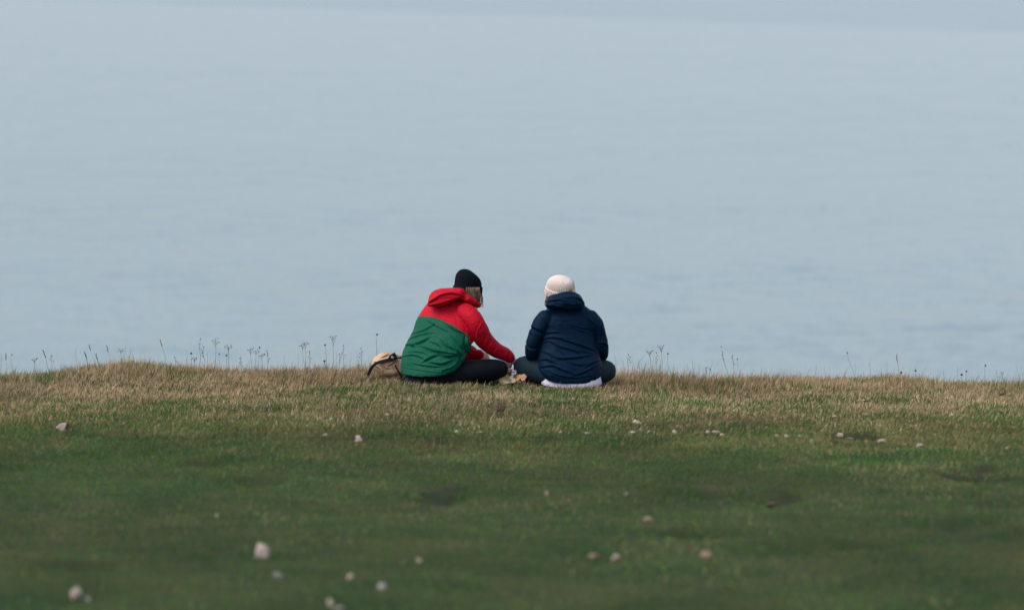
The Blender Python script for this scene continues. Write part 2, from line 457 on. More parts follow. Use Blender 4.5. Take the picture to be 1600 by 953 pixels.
def grass(name, x0, x1, y0, y1, density, label, wscale=1.0):
    N = int((x1 - x0) * (y1 - y0) * density)
    x = rng.uniform(x0, x1, N); y = rng.uniform(y0, y1, N)
    # tufts: pull part of the blades towards tuft centres
    k = rng.random(N) < (.5 if y0 > 23 else .15)
    tx = np.floor(x / .07) * .07 + _hash(np.floor(x / .07), np.floor(y / .07), 5) * .07
    ty = np.floor(y / .07) * .07 + _hash(np.floor(x / .07), np.floor(y / .07), 6) * .07
    x = np.where(k, x * .45 + tx * .55, x); y = np.where(k, y * .45 + ty * .55, y)
    ok = np.ones(N, bool)
    for cx, cy, rx, ry in KEEP_OUT:
        ok &= ((x - cx) / rx) ** 2 + ((y - cy) / ry) ** 2 > 1
    ok &= np.abs(x) < 2.6 + y * .13
    bare = soil_and_shade(x, y)
    ok &= rng.random(N) > bare * .8
    x, y = x[ok], y[ok]; N = len(x)
    z = ground(x, y)
    edge = sstep(26.2, 27.3, y) * (1 - .75 * np.exp(-((x + .02) / .95) ** 4) * sstep(27.0, 26.6, y)); mid = sstep(18.2, 23.6, y)
    patch = fbm(x * .9, y * .55, 21, 3)                 # broad dry / green patches
    fine = fbm(x * 4, y * 2.2, 33, 3)
    tuss = fbm(x * 2.2, y * 1.6, 41, 2)
    dark = soil_and_shade(x, y)
    h = (.012 + .008 * mid + .026 * edge * (.15 + 2.6 * tuss ** 2.2)) * rng.gamma(6, 1 / 6, N)
    h *= 1 - .5 * np.clip(dark, 0, 1)
    dryp = .12 + .56 * mid + .14 * edge + (patch - .5) * 1.2 + (fine - .5) * 1.2
    dry = (rng.random(N) < np.clip(dryp, .02, .93) * (1 - .75 * np.clip(dark, 0, 1))).astype(float)
    h *= np.where(dry > 0, 1.12, .85)
    long_ = (rng.random(N) < .030 * edge * (.3 + 1.4 * tuss)); h = np.where(long_, h * 1.9, h)
    w = (.0018 + .0010 * rng.random(N)) * wscale * np.where(dry > 0, .9, 1.15) * (1 - .3 * long_)
    ang = rng.uniform(0, 2 * np.pi, N)
    lean = rng.normal(0, .45, (N, 2)) + np.array((.30, -.08)) * np.where(dry > 0, 1.3, .6)[:, None]
    lean += (np.stack((fbm(x * 1.7, y, 71, 2), fbm(x * 1.7, y, 72, 2)), 1) - .5) * 1.1
    dx, dy = np.cos(ang) * w, np.sin(ang) * w
    base = np.stack((x, y, z - .006), 1)
    off = np.concatenate((lean, np.ones((N, 1))), 1)
    off /= np.linalg.norm(off, axis=1)[:, None]
    up = np.array((0, 0, 1.0))
    mid_p = base + (up * .45 + off * .12) * h[:, None] / .55 * .5
    tip = mid_p + (off * .62) * h[:, None]
    side = np.stack((dx, dy, np.zeros(N)), 1)
    V = np.empty((N, 5, 3), np.float32)
    V[:, 0] = base - side; V[:, 1] = base + side; V[:, 2] = mid_p + side * .75; V[:, 3] = mid_p - side * .75; V[:, 4] = tip
    idx = np.arange(N)[:, None] * 5
    quads = (idx + np.array([[0, 1, 2, 3]])).ravel(); tris = (idx + np.array([[3, 2, 4]])).ravel()
    loops = np.concatenate((quads, tris)).astype(np.int32)
    starts = np.concatenate((np.arange(N) * 4, N * 4 + np.arange(N) * 3)).astype(np.int32)
    totals = np.concatenate((np.full(N, 4), np.full(N, 3))).astype(np.int32)
    me = bpy.data.meshes.new(name)
    me.vertices.add(N * 5); me.vertices.foreach_set('co', V.ravel())
    me.loops.add(len(loops)); me.loops.foreach_set('vertex_index', loops)
    me.polygons.add(2 * N); me.polygons.foreach_set('loop_start', starts); me.polygons.foreach_set('loop_total', totals)
    me.update(calc_edges=True)
    # blade colours
    r = rng.random(N)[:, None]; r2 = rng.random(N)[:, None]
    green = np.array((.042, .108, .025)) * (1 - r) + np.array((.092, .178, .042)) * r
    straw = np.array((.30, .203, .110)) * (1 - r) + np.array((.60, .445, .275)) * r
    olive = np.array((.115, .140, .042)) * (1 - r) + np.array((.24, .21, .095)) * r
    near = sstep(21.3, 26.0, y)
    straw = np.where(r2 < (.22 + .785 * (1 - near))[:, None], olive, straw)
    rust = rng.random(N)[:, None] < .06
    straw = np.where(rust, np.array((.16, .075, .04)), straw)
    c = np.where(dry[:, None] > 0, straw, green)
    c = c * (1 - .85 * np.clip(dark * 1.2, 0, 1))[:, None]
    c = c * (.80 + .4 * fbm(x * 12, y * 8, 91, 2))[:, None]
    pk = fbm(x * 1.5, y * .75, 95, 3)
    pk = np.clip((pk - .5) * (1.7 - .6 * mid) + .5, 0, 1)
    c = c * (.74 + .75 * pk)[:, None]
    C = np.ones((N, 5, 4), np.float32)
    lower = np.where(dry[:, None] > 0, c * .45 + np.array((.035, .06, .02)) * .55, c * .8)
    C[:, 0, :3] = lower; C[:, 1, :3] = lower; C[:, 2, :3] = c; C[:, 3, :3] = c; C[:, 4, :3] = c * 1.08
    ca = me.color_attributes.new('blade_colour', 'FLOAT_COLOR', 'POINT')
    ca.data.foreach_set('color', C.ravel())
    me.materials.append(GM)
    o = link(bpy.data.objects.new(name, me))
    tag(o, label, 'grass', kind='stuff')
    return o
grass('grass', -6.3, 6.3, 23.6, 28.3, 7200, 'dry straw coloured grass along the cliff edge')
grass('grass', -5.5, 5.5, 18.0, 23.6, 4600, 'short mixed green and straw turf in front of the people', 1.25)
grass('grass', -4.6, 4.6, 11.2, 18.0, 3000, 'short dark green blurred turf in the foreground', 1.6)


# ------------------------------------------------------------------ people
def torso_rings(rows, yaw, y0, y1, ratio, tilt=None, shrink=1.0, n=40):
    """rows (py, left px, right px) from hem to neck -> horizontal oval rings turned by yaw; tilt lets the hem hang lower behind"""
    out = []
    pys = [r[0] for r in rows]
    cy, sy = math.cos(yaw), math.sin(yaw)
    for r in spline(rows, n):
        py, l, rr = r
        t = (pys[0] - py) / (pys[0] - pys[-1])
        y = y0 + (y1 - y0) * t
        hw = (rr - l) / 2 / 6000 * y * shrink
        A = hw / math.hypot(cy, ratio * sy)
        B = A * ratio
        c = P((l + rr) / 2, py, y)
        tz = (tilt(t) if tilt else 0.0)
        out.append((c, np.array((cy * A, -sy * A, 0)), np.array((sy * B, cy * B, tz))))
    return out
def chain(pts):
    """(px, py, y, r px) -> points, radii"""
    p = spline([(*P(a, b, y), r / 6000 * y) for a, b, y, r in pts], 5 * len(pts))
    return p[:, :3], p[:, 3]
def hand(mb, wrist, d, nrm, side, curl=.5, k=1.0):
    """palm and five fingers. d: towards the fingers, nrm: back of the hand, side: +1 / -1 where the thumb leaves"""
    d = np.asarray(d, float); d /= np.linalg.norm(d)
    nrm = np.asarray(nrm, float); nrm -= d * np.dot(nrm, d); nrm /= np.linalg.norm(nrm)
    a = np.cross(d, nrm) * side
    w = np.asarray(wrist, float)
    mb.loft([(w + d * t * k, a * wa * k, nrm * wb * k) for t, wa, wb in ((-.02, .024, .019), (.0, .025, .018), (.03, .036, .016), (.06, .040, .014), (.085, .039, .012), (.094, .033, .008))], 14)
    for i, (o, L) in enumerate(((.029, .068), (.010, .076), (-.010, .070), (-.028, .055))):
        p = w + (d * .085 + a * o) * k
        pts, ang = [p], .12 + .05 * i
        for sgm in (.45, .32, .27):
            ang += curl * (.9 if sgm == .32 else .6)
            p = p + (d * math.cos(ang) - nrm * math.sin(ang) + a * o * 1.2) * L * sgm * k
            pts.append(p)
        mb.tube(pts, [.0092 * k, .0086 * k, .0080 * k, .0068 * k], 8)
    p0 = w + (d * .022 + a * .026) * k
    p1 = p0 + (d * .028 + a * .022 - nrm * .012) * k
    p2 = p1 + (d * .030 + a * .006 - nrm * .012) * k
    p3 = p2 + (d * .022 - a * .004 - nrm * .008) * k
    mb.tube([p0, p1, p2, p3], [.013 * k, .0115 * k, .0098 * k, .0078 * k], 8)
def rot_axes(fwd, up):
    f = np.asarray(fwd, float); u = np.asarray(up, float)
    u /= np.linalg.norm(u); f = f - u * np.dot(f, u); f /= np.linalg.norm(f)
    r = np.cross(f, u)
    return np.column_stack((r, f, u))            # columns: right, forward, up
def head(mb, c, R, s=1.0):
    q = lambda x, y, z: np.asarray(c) + R @ (np.array((x, y, z)) * s)
    mb.ball(q(0, -.008, .025), .076 * s, .094 * s, .088 * s, R)           # skull
    mb.ball(q(0, .030, -.040), .060 * s, .062 * s, .072 * s, R)           # face
    mb.ball(q(0, .052, -.088), .034 * s, .032 * s, .028 * s, R)           # chin
    mb.tube([q(0, .088, .002), q(0, .100, -.022), q(0, .112, -.038)], [.009 * s, .012 * s, .014 * s], 8)   # nose
    mb.tube([q(-.036, .078, .014), q(0, .090, .016), q(.036, .078, .014)], [.012 * s] * 3, 8)              # brow
    mb.tube([q(-.020, .083, -.064), q(0, .092, -.062), q(.020, .083, -.064)], [.007 * s, .009 * s, .007 * s], 8)
    mb.tube([q(-.018, .082, -.073), q(0, .090, -.074), q(.018, .082, -.073)], [.007 * s, .009 * s, .007 * s], 8)
    for e in (-1, 1):
        mb.ball(q(.076 * e, -.004, -.012), .010 * s, .020 * s, .031 * s, R)  # ears
def eyes(c, R, parent):
    for e in (-1, 1):
        m = MB(); m.ball(np.asarray(c) + R @ np.array((.032 * e, .072, -.010)), .012, .012, .012, n=8)
        m.obj('eye', M['eye'], parent)
def cap(c, R, profile, ribs, amp, z0, z1, drift=(0, 0), n=256):
    """turned knitted shape: profile (height, radius x, radius y) in head axes, with vertical ribs"""
    v, f = [], []
    pr = [p for p in spline(profile, 34) if z0 - 1e-6 <= 9]
    for h, rx, ry in pr:
        k = sstep(z0, z1, h) ** 2
        for i in range(n):
            t = 2 * math.pi * i / n
            rib = 1 + amp * (abs(math.sin(ribs * t / 2)) - .5) * min(1, max(rx, 0) / .04)
            v.append(np.asarray(c) + R @ np.array((rx * rib * math.cos(t) + drift[0] * k, ry * rib * math.sin(t) + drift[1] * k, h)))
    m = len(pr)
    for j in range(m - 1):
        for i in range(n):
            i2 = (i + 1) % n
            f.append((j * n + i, j * n + i2, (j + 1) * n + i2, (j + 1) * n + i))
    return v, f
def locks(paths, mat, parent, r=.0024, core=None):
    mb = MB()
    for pts in paths:
        q = spline(pts, 8)
        mb.tube(q, [r * (1 - .75 * (i / 7) ** 2) for i in range(8)], 5, flat=.6, round_ends=False)
    if core is not None: mb.ball(*core)
    return mb.obj('hair', mat, parent)
def finish(name, co, faces, mat, parent):
    return obj(name, co, faces, mat, parent)
def crop(x, y, s, ox, oy): return (ox + x / s, oy + y / s)
def lines_from(raw, s, ox, oy):
    return [([crop(a, b, s, ox, oy) for a, b in pts], dep, w) for pts, dep, w in raw]

# ---- the person on the left: red and green jacket, black beanie, facing right and away
YAW_A = math.radians(36)
rowsA = [(580, 627, 710), (574, 626, 717), (565, 627.5, 723), (550, 630, 730), (540, 634.5, 734), (530, 639.5, 739), (520, 644, 740), (510, 648, 741),
         (500, 652, 741), (490, 658, 741), (480, 664, 738), (472, 671, 740), (465, 682, 739), (459, 696, 736), (453, 707, 731)]
armA_r = [(727, 488, 26.72, 15), (737, 496, 26.69, 15), (746, 510, 26.68, 15), (755, 528, 26.74, 14.5), (772, 545, 26.80, 12.5), (787, 553, 26.85, 11), (797, 559, 26.88, 8.5)]
armA_l = [(690, 490, 27.02, 13), (688, 520, 27.12, 13), (700, 552, 27.16, 12.5), (722, 560, 27.08, 11.5), (737, 557, 27.02, 10.5), (748, 554, 26.98, 8.2)]
thA_r = [(676, 589, 26.72, 15), (704, 586, 26.70, 18.5), (735, 581, 26.70, 18.5), (765, 577.5, 26.74, 17), (780, 576.5, 26.77, 15)]
shA_r = [(778, 580, 26.80, 13), (750, 588, 26.92, 12), (712, 594, 27.06, 9.5)]
thA_l = [(655, 588, 26.80, 18), (672, 580, 27.00, 17), (690, 574, 27.18, 15)]
shA_l = [(690, 578, 27.2, 12), (704, 588, 27.24, 11), (720, 595, 27.2, 9)]
RA = rot_axes((.86, .50, -.22), (-.04, .0, 1))
hcA = P(731, 455, 26.86)
person_a = bpy.data.objects.new('person', None); link(person_a)
person_a.location = P(672, 602, 26.75)
tag(person_a, 'person in red and green hooded jacket and black beanie sitting cross-legged beside the tan bag', 'person', 'people sitting at the cliff edge')
person_a.empty_display_size = .2
INV_A = Vector(person_a.location)
def attach(o, root):
    """geometry was made in world units: keep it in place under the root"""
    o.parent = root
    o.matrix_parent_inverse = Matrix.Translation(-Vector(root.location))
    return o
def part(name, mb_or, mat, root, up=None):
    o = obj(name, mb_or[0], mb_or[1], mat)
    if up is not None: o.parent = up
    else: attach(o, root)
    return o

def make_body(rows, yaw, y0, y1, ratio, arms, legs, hc, R, hands, root, neck_from):
    mb = MB(); shoes = []
    mb.loft(torso_rings(rows, yaw, y0, y1, ratio, None, .70), 28)
    for a in arms:
        p, r = chain(a); mb.tube(p, r * .60, 12)
    for a in legs:
        p, r = chain(a); mb.tube(p, r * .84, 12)
    mb.tube([neck_from, hc + R @ np.array((0, -.02, -.07)), hc + R @ np.array((0, 0, 0))], [.062, .056, .055], 14)
    head(mb, hc, R, .94)
    for h in hands: hand(mb, *h)
    for a in legs[1::2]:
        p, r = chain(a)
        e = p[-1]; d = p[-1] - p[-3]; d[2] = 0; d /= np.linalg.norm(d)
        q = [e, e + d * .06 + np.array((0, .02, -.01)), e + d * .13 + np.array((0, .05, -.02))]
        mb.tube(q, [.034, .034, .024], 10)
        shoes.append(q)
    for q in shoes:
        m2 = MB(); m2.tube(q, [.042, .044, .036], 14); attach(m2.obj('shoe', M['strap']), root)
    co, fa, nr = fuse(mb, .0052, 2)
    o = attach(obj('body', co, fa, M['skin']), root)
    eyes(hc, R, o)
    return o
wr_r = P(799, 561, 26.89); wr_l = P(750, 553, 26.98)
bodyA = make_body([(r[0] , r[1], r[2]) for r in rowsA], YAW_A, 26.72, 26.92, .62, [armA_r, armA_l], [thA_r, shA_r, thA_l, shA_l], hcA, RA,
                  [(wr_r, (-.15, .6, -.8), (.9, -.3, .2), 1, .6, .9), (wr_l, (.6, .25, -.62), (.3, -.75, .5), -1, .6, .9)], person_a, P(716, 472, 26.90))
# leggings
mb = MB()
mb.loft([(P(668, 603, 26.74), np.array((.150, -.05, 0)), np.array((.04, .10, 0))), (P(668, 598, 26.74), np.array((.168, -.06, 0)), np.array((.05, .125, 0))),
         (P(669, 590, 26.76), np.array((.166, -.06, 0)), np.array((.05, .11, 0))), (P(674, 578, 26.79), np.array((.12, -.04, 0)), np.array((.03, .07, 0)))], 28)
for a in (thA_r, shA_r, thA_l, shA_l):
    p, r = chain(a); mb.tube(p, r, 18)
co, fa, nr = fuse(mb, .008, 5)
co = crease(co, nr, [([(716, 577), (724, 584), (730, 592)], .004, 2.5), ([(724, 571), (734, 578), (742, 588)], .003, 2.5), ([(640, 592), (665, 594), (690, 592)], .004, 2.5)])
attach(finish('leggings', co, fa, M['black'], None), person_a)
# jacket
mb = MB()
mb.loft(torso_rings(rowsA, YAW_A, 26.72, 26.92, .62, lambda t: .030 * max(0, 1 - t * 5)), 40, 2.25)
for a in (armA_r, armA_l):
    p, r = chain(a); mb.tube(p, r, 20); mb.ball(p[0], r[0], r[0], r[0])
p, r = chain([(733, 548, 27.03, 10.5), (742, 555.5, 27.0, 9.5)]); mb.tube(p, r, 14)
co, fa, nr = fuse(mb, .0052, 14)
co = ruffle(co, nr, .006, 9, 12, 50)
S2 = (5.957, 620, 440)
green_lines = [
    ([(445, 380), (520, 440), (620, 490)], .010, 2.2), ([(270, 360), (350, 410), (480, 475)], .006, 2.5), ([(140, 495), (260, 455), (360, 395)], .007, 2.6),
    ([(130, 600), (230, 565), (310, 520)], .010, 2.4), ([(220, 605), (330, 645), (450, 668), (570, 685)], .014, 2.6), ([(405, 540), (460, 600), (540, 640)], .011, 2.6),
    ([(390, 665), (460, 700), (560, 695)], .016, 3.2), ([(240, 755), (330, 705), (410, 680)], .010, 2.6), ([(320, 760), (420, 770), (520, 735)], .011, 2.6),
    ([(75, 600), (120, 592), (180, 610)], .010, 2.0), ([(430, 835), (520, 800), (575, 745)], .012, 2.6), ([(640, 505), (640, 590), (660, 690)], .012, 3.0),
    ([(110, 545), (220, 500), (340, 480)], .007, 2.4), ([(60, 700), (160, 690), (260, 730)], .007, 2.6), ([(100, 660), (220, 660), (300, 690)], .006, 2.4),
    ([(570, 640), (600, 690), (590, 740)], .014, 2.6), ([(500, 500), (560, 560), (620, 640)], .008, 2.6), ([(160, 770), (280, 790), (420, 800)], .007, 2.2),
    ([(300, 560), (380, 590), (430, 640)], .007, 2.2), ([(35, 800), (200, 825), (400, 850), (545, 838)], .004, 1.2)]
seams_a = [([(275, 290), (350, 285), (450, 305), (560, 350), (640, 405)], .0035, 1.1), ([(780, 215), (700, 265), (652, 340), (640, 405), (655, 490)], .0025, 1.3),
           ([(240, 326), (330, 326), (430, 362), (540, 418), (650, 492)], .004, 1.3)]
S1 = (4.333, 560, 400)
sleeve_lines = [([(740, 470), (780, 540), (830, 600)], .008, 2.6), ([(890, 500), (860, 560), (840, 640)], .008, 2.4), ([(920, 560), (880, 610), (860, 660)], .010, 2.2),
                ([(960, 600), (920, 640), (900, 680)], .008, 2.0), ([(1000, 640), (985, 680), (990, 700)], .007, 1.8), ([(1030, 650), (1020, 690), (1030, 715)], .006, 1.6),
                ([(840, 430), (800, 500), (790, 580)], .007, 2.6), ([(760, 640), (790, 650), (820, 645)], .006, 1.6), ([(745, 670), (790, 675), (820, 680)], .006, 1.6), ([(735, 700), (770, 690), (800, 700)], .005, 1.5)]
co = crease(co, nr, [(a, d * 1.35, w * .85) for a, d, w in lines_from(green_lines, *S2)] + lines_from(seams_a, *S2) + [(a, d * .6, w * .9) for a, d, w in lines_from(sleeve_lines, *S1)])
# colour blocking: the body below the yoke seam is green, sleeves and yoke red. Cut along the seam into two pieces
px, py = project(co)
yoke = [(600, 494), (661, 494.5), (675, 495), (692, 500.8), (711, 510.5), (728, 521.5), (732, 524), (737, 545), (739, 552), (741, 600)]
dY, _ = seg_dist(px, py, yoke)
# how close each point is to the sleeves
def near_arm(co, arms):
    d = np.full(len(co), 9.0)
    for a in arms:
        p, r = chain(a)
        for q, rr in zip(p[6:], r[6:]):
            d = np.minimum(d, np.linalg.norm(co - q, axis=1) / rr)
    return d
front = nr[:, 1] > .25
lvl = np.where(front, (np.interp(px, [p[0] for p in yoke[:7]], [p[1] for p in yoke[:7]]) - py) / 1.0, dY)
lvl = np.where(near_arm(co, [armA_l]) < 1.28, 5.0, lvl)
lvl = np.where((near_arm(co, [armA_r]) < 1.12) & (px > 737), 5.0, lvl)
fv = np.array(fa)
def two_tone():
    m, n, l, b = base_mat('red and green nylon')
    src = M['red'].node_tree
    at = n.new("ShaderNodeAttribute"); at.attribute_name = 'yoke'
    cr = n.new("ShaderNodeValToRGB"); cr.color_ramp.interpolation = 'CONSTANT'
    cr.color_ramp.elements[0].color = (0.0010, 0.084, 0.044, 1); cr.color_ramp.elements[1].position = .5; cr.color_ramp.elements[1].color = (0.47, 0.0025, 0.017, 1)
    l.new(at.outputs['Fac'], cr.inputs[0])
    tc = n.new("ShaderNodeTexCoord")
    no = n.new("ShaderNodeTexNoise"); no.inputs['Scale'].default_value = 18; no.inputs['Detail'].default_value = 4
    l.new(tc.outputs['Object'], no.inputs['Vector'])
    mr = n.new("ShaderNodeMapRange"); mr.inputs['To Min'].default_value = .78; mr.inputs['To Max'].default_value = 1.15
    l.new(no.outputs[0], mr.inputs['Value'])
    mx = n.new("ShaderNodeMix"); mx.data_type = 'RGBA'; mx.blend_type = 'MULTIPLY'; mx.inputs['Factor'].default_value = 1
    l.new(cr.outputs[0], mx.inputs['A']); l.new(mr.outputs[0], mx.inputs['B']); l.new(mx.outputs['Result'], b.inputs['Base Color'])
    b.inputs['Roughness'].default_value = .65; b.inputs['Specular IOR Level'].default_value = .15
    g = n.new("ShaderNodeTexNoise"); g.inputs['Scale'].default_value = 26; g.inputs['Detail'].default_value = 4; g.inputs['Distortion'].default_value = 1.5
    l.new(tc.outputs['Object'], g.inputs['Vector'])
    bp = n.new("ShaderNodeBump"); bp.inputs['Strength'].default_value = .5; bp.inputs['Distance'].default_value = .014
    l.new(g.outputs[0], bp.inputs['Height']); l.new(bp.outputs[0], b.inputs['Normal'])
    return m
M['two'] = two_tone()
def sub_mesh(name, co, fv, mask, attr, mat):
    f = fv[mask]
    ids, inv = np.unique(f, return_inverse=True)
    o = obj(name, co[ids], [tuple(int(i) for i in q) for q in inv.reshape(f.shape)], mat)
    a = o.data.attributes.new('yoke', 'FLOAT', 'POINT')
    a.data.foreach_set('value', np.clip(.5 + attr[ids] * .08, 0, 1).astype(np.float32))
    return o
is_red = lvl[fv].mean(1) > 0
jacketA = attach(sub_mesh('jacket', co, fv, is_red, lvl, M['two']), person_a)
tag(jacketA, 'red yoke and sleeves of the jacket')
pan = sub_mesh('lower_panel', co, fv, ~is_red, lvl, M['two']); pan.parent = jacketA
tag(pan, 'green lower part of the jacket')
# hood, lying back on the shoulders
mb = MB()
def hood_loft(mb, rows, ymid, power=2.6):
    rr = spline(rows, 30)
    mb.loft([(P(r[0], r[1], ymid), np.array((0, -.02, 1.0)) * max(r[2], .5) / SC, np.array((0, max(r[3], .01), 0))) for r in rr], 26, power)
hood_loft(mb, [(668, 476, 2.5, .03), (670.5, 471, 8, .06), (677, 467, 12.5, .085), (688, 465, 14, .10), (700, 462.5, 12.5, .10), (712, 459.5, 10, .095), (722, 458, 8, .08), (727.5, 459.5, 4.5, .05)], 26.77)
mb.tube([P(722, 462, 26.74), P(732, 467, 26.72), P(741, 472, 26.74), P(748, 477, 26.80)], [.026, .026, .024, .018], 12)
co, fa, nr = fuse(mb, .0055, 4)
co = ruffle(co, nr, .005, 14, 16, 60)
hoodA_lines = [([(285, 232), (400, 208), (480, 184), (560, 158), (640, 146)], .010, 1.8), ([(315, 190), (380, 150), (440, 126), (520, 116), (610, 136)], .016, 2.0),
               ([(300, 205), (380, 165), (440, 150)], .008, 2.0), ([(350, 100), (440, 85), (560, 80)], .006, 1.8), ([(560, 70), (600, 100), (640, 140)], .006, 1.8)]
co = crease(co, nr, lines_from(hoodA_lines, *S2))
hA = obj('hood', co, fa, M['red']); hA.parent = jacketA
# beanie
k = 1 / SC
cA = P(730.5, 457.5, 26.86)
TA = rot_axes((.86, .50, -.06), (.06, .02, 1))
cuffA = [(-.004, .092, .100), (-.004, .099, .106), (.010, .1015, .109), (.030, .102, .109), (.042, .101, .108), (.049, .097, .103), (.049, .090, .097)]
v, f = cap(cA, TA, [(h, a * .99, b * .96) for h, a, b in cuffA], 110, .012, 9, 10)
crownA = [(.040, .092, .099), (.060, .094, .099), (.082, .091, .096), (.105, .084, .088), (.125, .073, .075), (.142, .058, .058), (.156, .040, .040), (.164, .022, .022), (.167, .0005, .0005)]
v2, f2 = cap(cA, TA, [(h, a, b * .97) for h, a, b in crownA], 110, .012, .04, .167, (-.004, -.028))
hatA = attach(obj('beanie', v2, f2, M['knit_black']), person_a)
cu = obj('cuff', v, f, M['knit_black']); cu.parent = hatA
paths = []
for i in range(420):
    t = random.random() ** .8
    x0 = 723 + 26.5 * t
    yy = 26.77 + .16 * random.random() - .03 * math.sin(t * 3.1)
    dx = random.uniform(-1, 1); wv = random.uniform(-1.2, 1.2)
    end = 482 + random.uniform(-5, 4) - (3 if t > .85 else 0)
    paths.append([P(x0, 449, yy), P(x0 + dx * .8 + .6, 459, yy - .01), P(x0 + dx * 1.2 + wv + .8, 466, yy - .012), P(x0 + dx * 1.5 - wv * .5 - (t - .7) * 2, 473, yy - .01), P(x0 + dx * 2.2 - (t - .4) * 6, end, yy + .02)])
for i in range(14):
    e = random.uniform(-3, 6)
    paths.append([P(740 + i * .7, 456, 26.80), P(742 + i * .75, 463, 26.79), P(743 + i * .7 + e * .3, 470, 26.79), P(743 + i * .6 + e, 478 + random.uniform(-3, 4), 26.82)])
for i in range(6):
    paths.append([P(749, 454, 26.84), P(751.5 + i * .3, 461, 26.84), P(752.3 + i * .5, 468, 26.85), P(750.5 + i * .8, 477 + i, 26.88)])
attach(locks(paths, M['hair_brown'], None, core=(hcA + RA @ np.array((0, -.012, -.03)), .066, .070, .080, RA)), person_a)

# ---- the person on the right: navy jacket, cream beanie, back to us, head turned left
YAW_B = math.radians(-8)
rowsB = [(588.5, 851, 936), (583, 847, 940), (578, 842, 941), (568, 839.5, 941), (558, 840, 938), (548, 842, 934), (538, 844, 932), (525, 845, 931),
         (512, 844.5, 933), (502, 842.5, 935), (495, 842, 934), (489, 845, 930), (483, 853, 921), (477, 860, 913), (470, 866, 906)]
armB_l = [(852, 497, 26.74, 13), (844, 508, 26.73, 13.5), (837.5, 522, 26.72, 12.5), (832, 541, 26.74, 11.8), (832, 555, 26.80, 11.2), (840, 562, 26.92, 10.5), (856, 562, 27.06, 9)]
armB_r = [(923, 497, 26.78, 13), (931, 508, 26.78, 12.5), (936, 522, 26.80, 10.5), (939.5, 540, 26.82, 11.3), (941, 553, 26.88, 10), (934, 562, 26.98, 9.5), (918, 563, 27.10, 9)]
thB_l = [(872, 586, 26.72, 20), (850, 581, 26.78, 20), (826, 575, 26.86, 20), (820, 574, 26.88, 18.8)]
shB_l = [(821, 580, 26.92, 14.5), (850, 590, 27.06, 12), (885, 595, 27.16, 9.5)]
thB_r = [(905, 587, 26.74, 19), (928, 583, 26.80, 18.5), (944, 580, 26.86, 18), (946, 580, 26.87, 17.2)]
shB_r = [(946, 583, 26.90, 14), (920, 590, 27.10, 12), (890, 595, 27.22, 9.5)]
RB = rot_axes((-.62, .75, -.30), (.10, -.22, 1))
hcB = P(874, 460, 26.82)
person_b = bpy.data.objects.new('person', None); link(person_b)
person_b.location = P(890, 602, 26.78); person_b.empty_display_size = .2
tag(person_b, 'person in navy hooded jacket and cream ribbed beanie sitting cross-legged with back to us', 'person', 'people sitting at the cliff edge')
make_body(rowsB, YAW_B, 26.70, 26.84, .58, [armB_l, armB_r], [thB_l, shB_l, thB_r, shB_r], hcB, RB,
          [(P(858, 562, 27.07), (.8, .4, -.2), (0, -.3, 1), 1, .5, 1.0), (P(916, 563, 27.11), (-.8, .4, -.2), (0, -.3, 1), -1, .5, 1.0)], person_b, P(884, 482, 26.84))
mb = MB()
mb.loft([(P(893, 605, 26.74), np.array((.15, 0, 0)), np.array((0, .09, 0))), (P(893, 600, 26.74), np.array((.168, 0, 0)), np.array((0, .105, 0))),
         (P(893, 588, 26.74), np.array((.170, 0, 0)), np.array((0, .105, 0))), (P(892, 572, 26.74), np.array((.15, 0, 0)), np.array((0, .08, 0)))], 28)
for a in (thB_l, shB_l, thB_r, shB_r):
    p, r = chain(a); mb.tube(p, r, 18)
co, fa, nr = fuse(mb, .008, 5)
ring = [(950 + 5.0 * math.cos(t), 583 + 6 * math.sin(t)) for t in np.linspace(0.3, 5.6, 9)]
co = crease(co, nr, [(ring, .0035, 1.3), ([(838, 572), (832, 582), (834, 593)], .004, 2.2)])
attach(finish('leggings', co, fa, M['slate'], None), person_b)
mb = MB()
mb.loft(torso_rings(rowsB, YAW_B, 26.72, 26.84, .60, lambda t: .042 * max(0, 1 - t * 4.5)), 40, 2.3)
for a in (armB_l, armB_r):
    p, r = chain(a); mb.tube(p, r, 20); mb.ball(p[0], r[0], r[0], r[0])
co, fa, nr = fuse(mb, .0052, 5)
co = ruffle(co, nr, .006, 9, 12, 80)
S3 = (5.953, 815, 450)
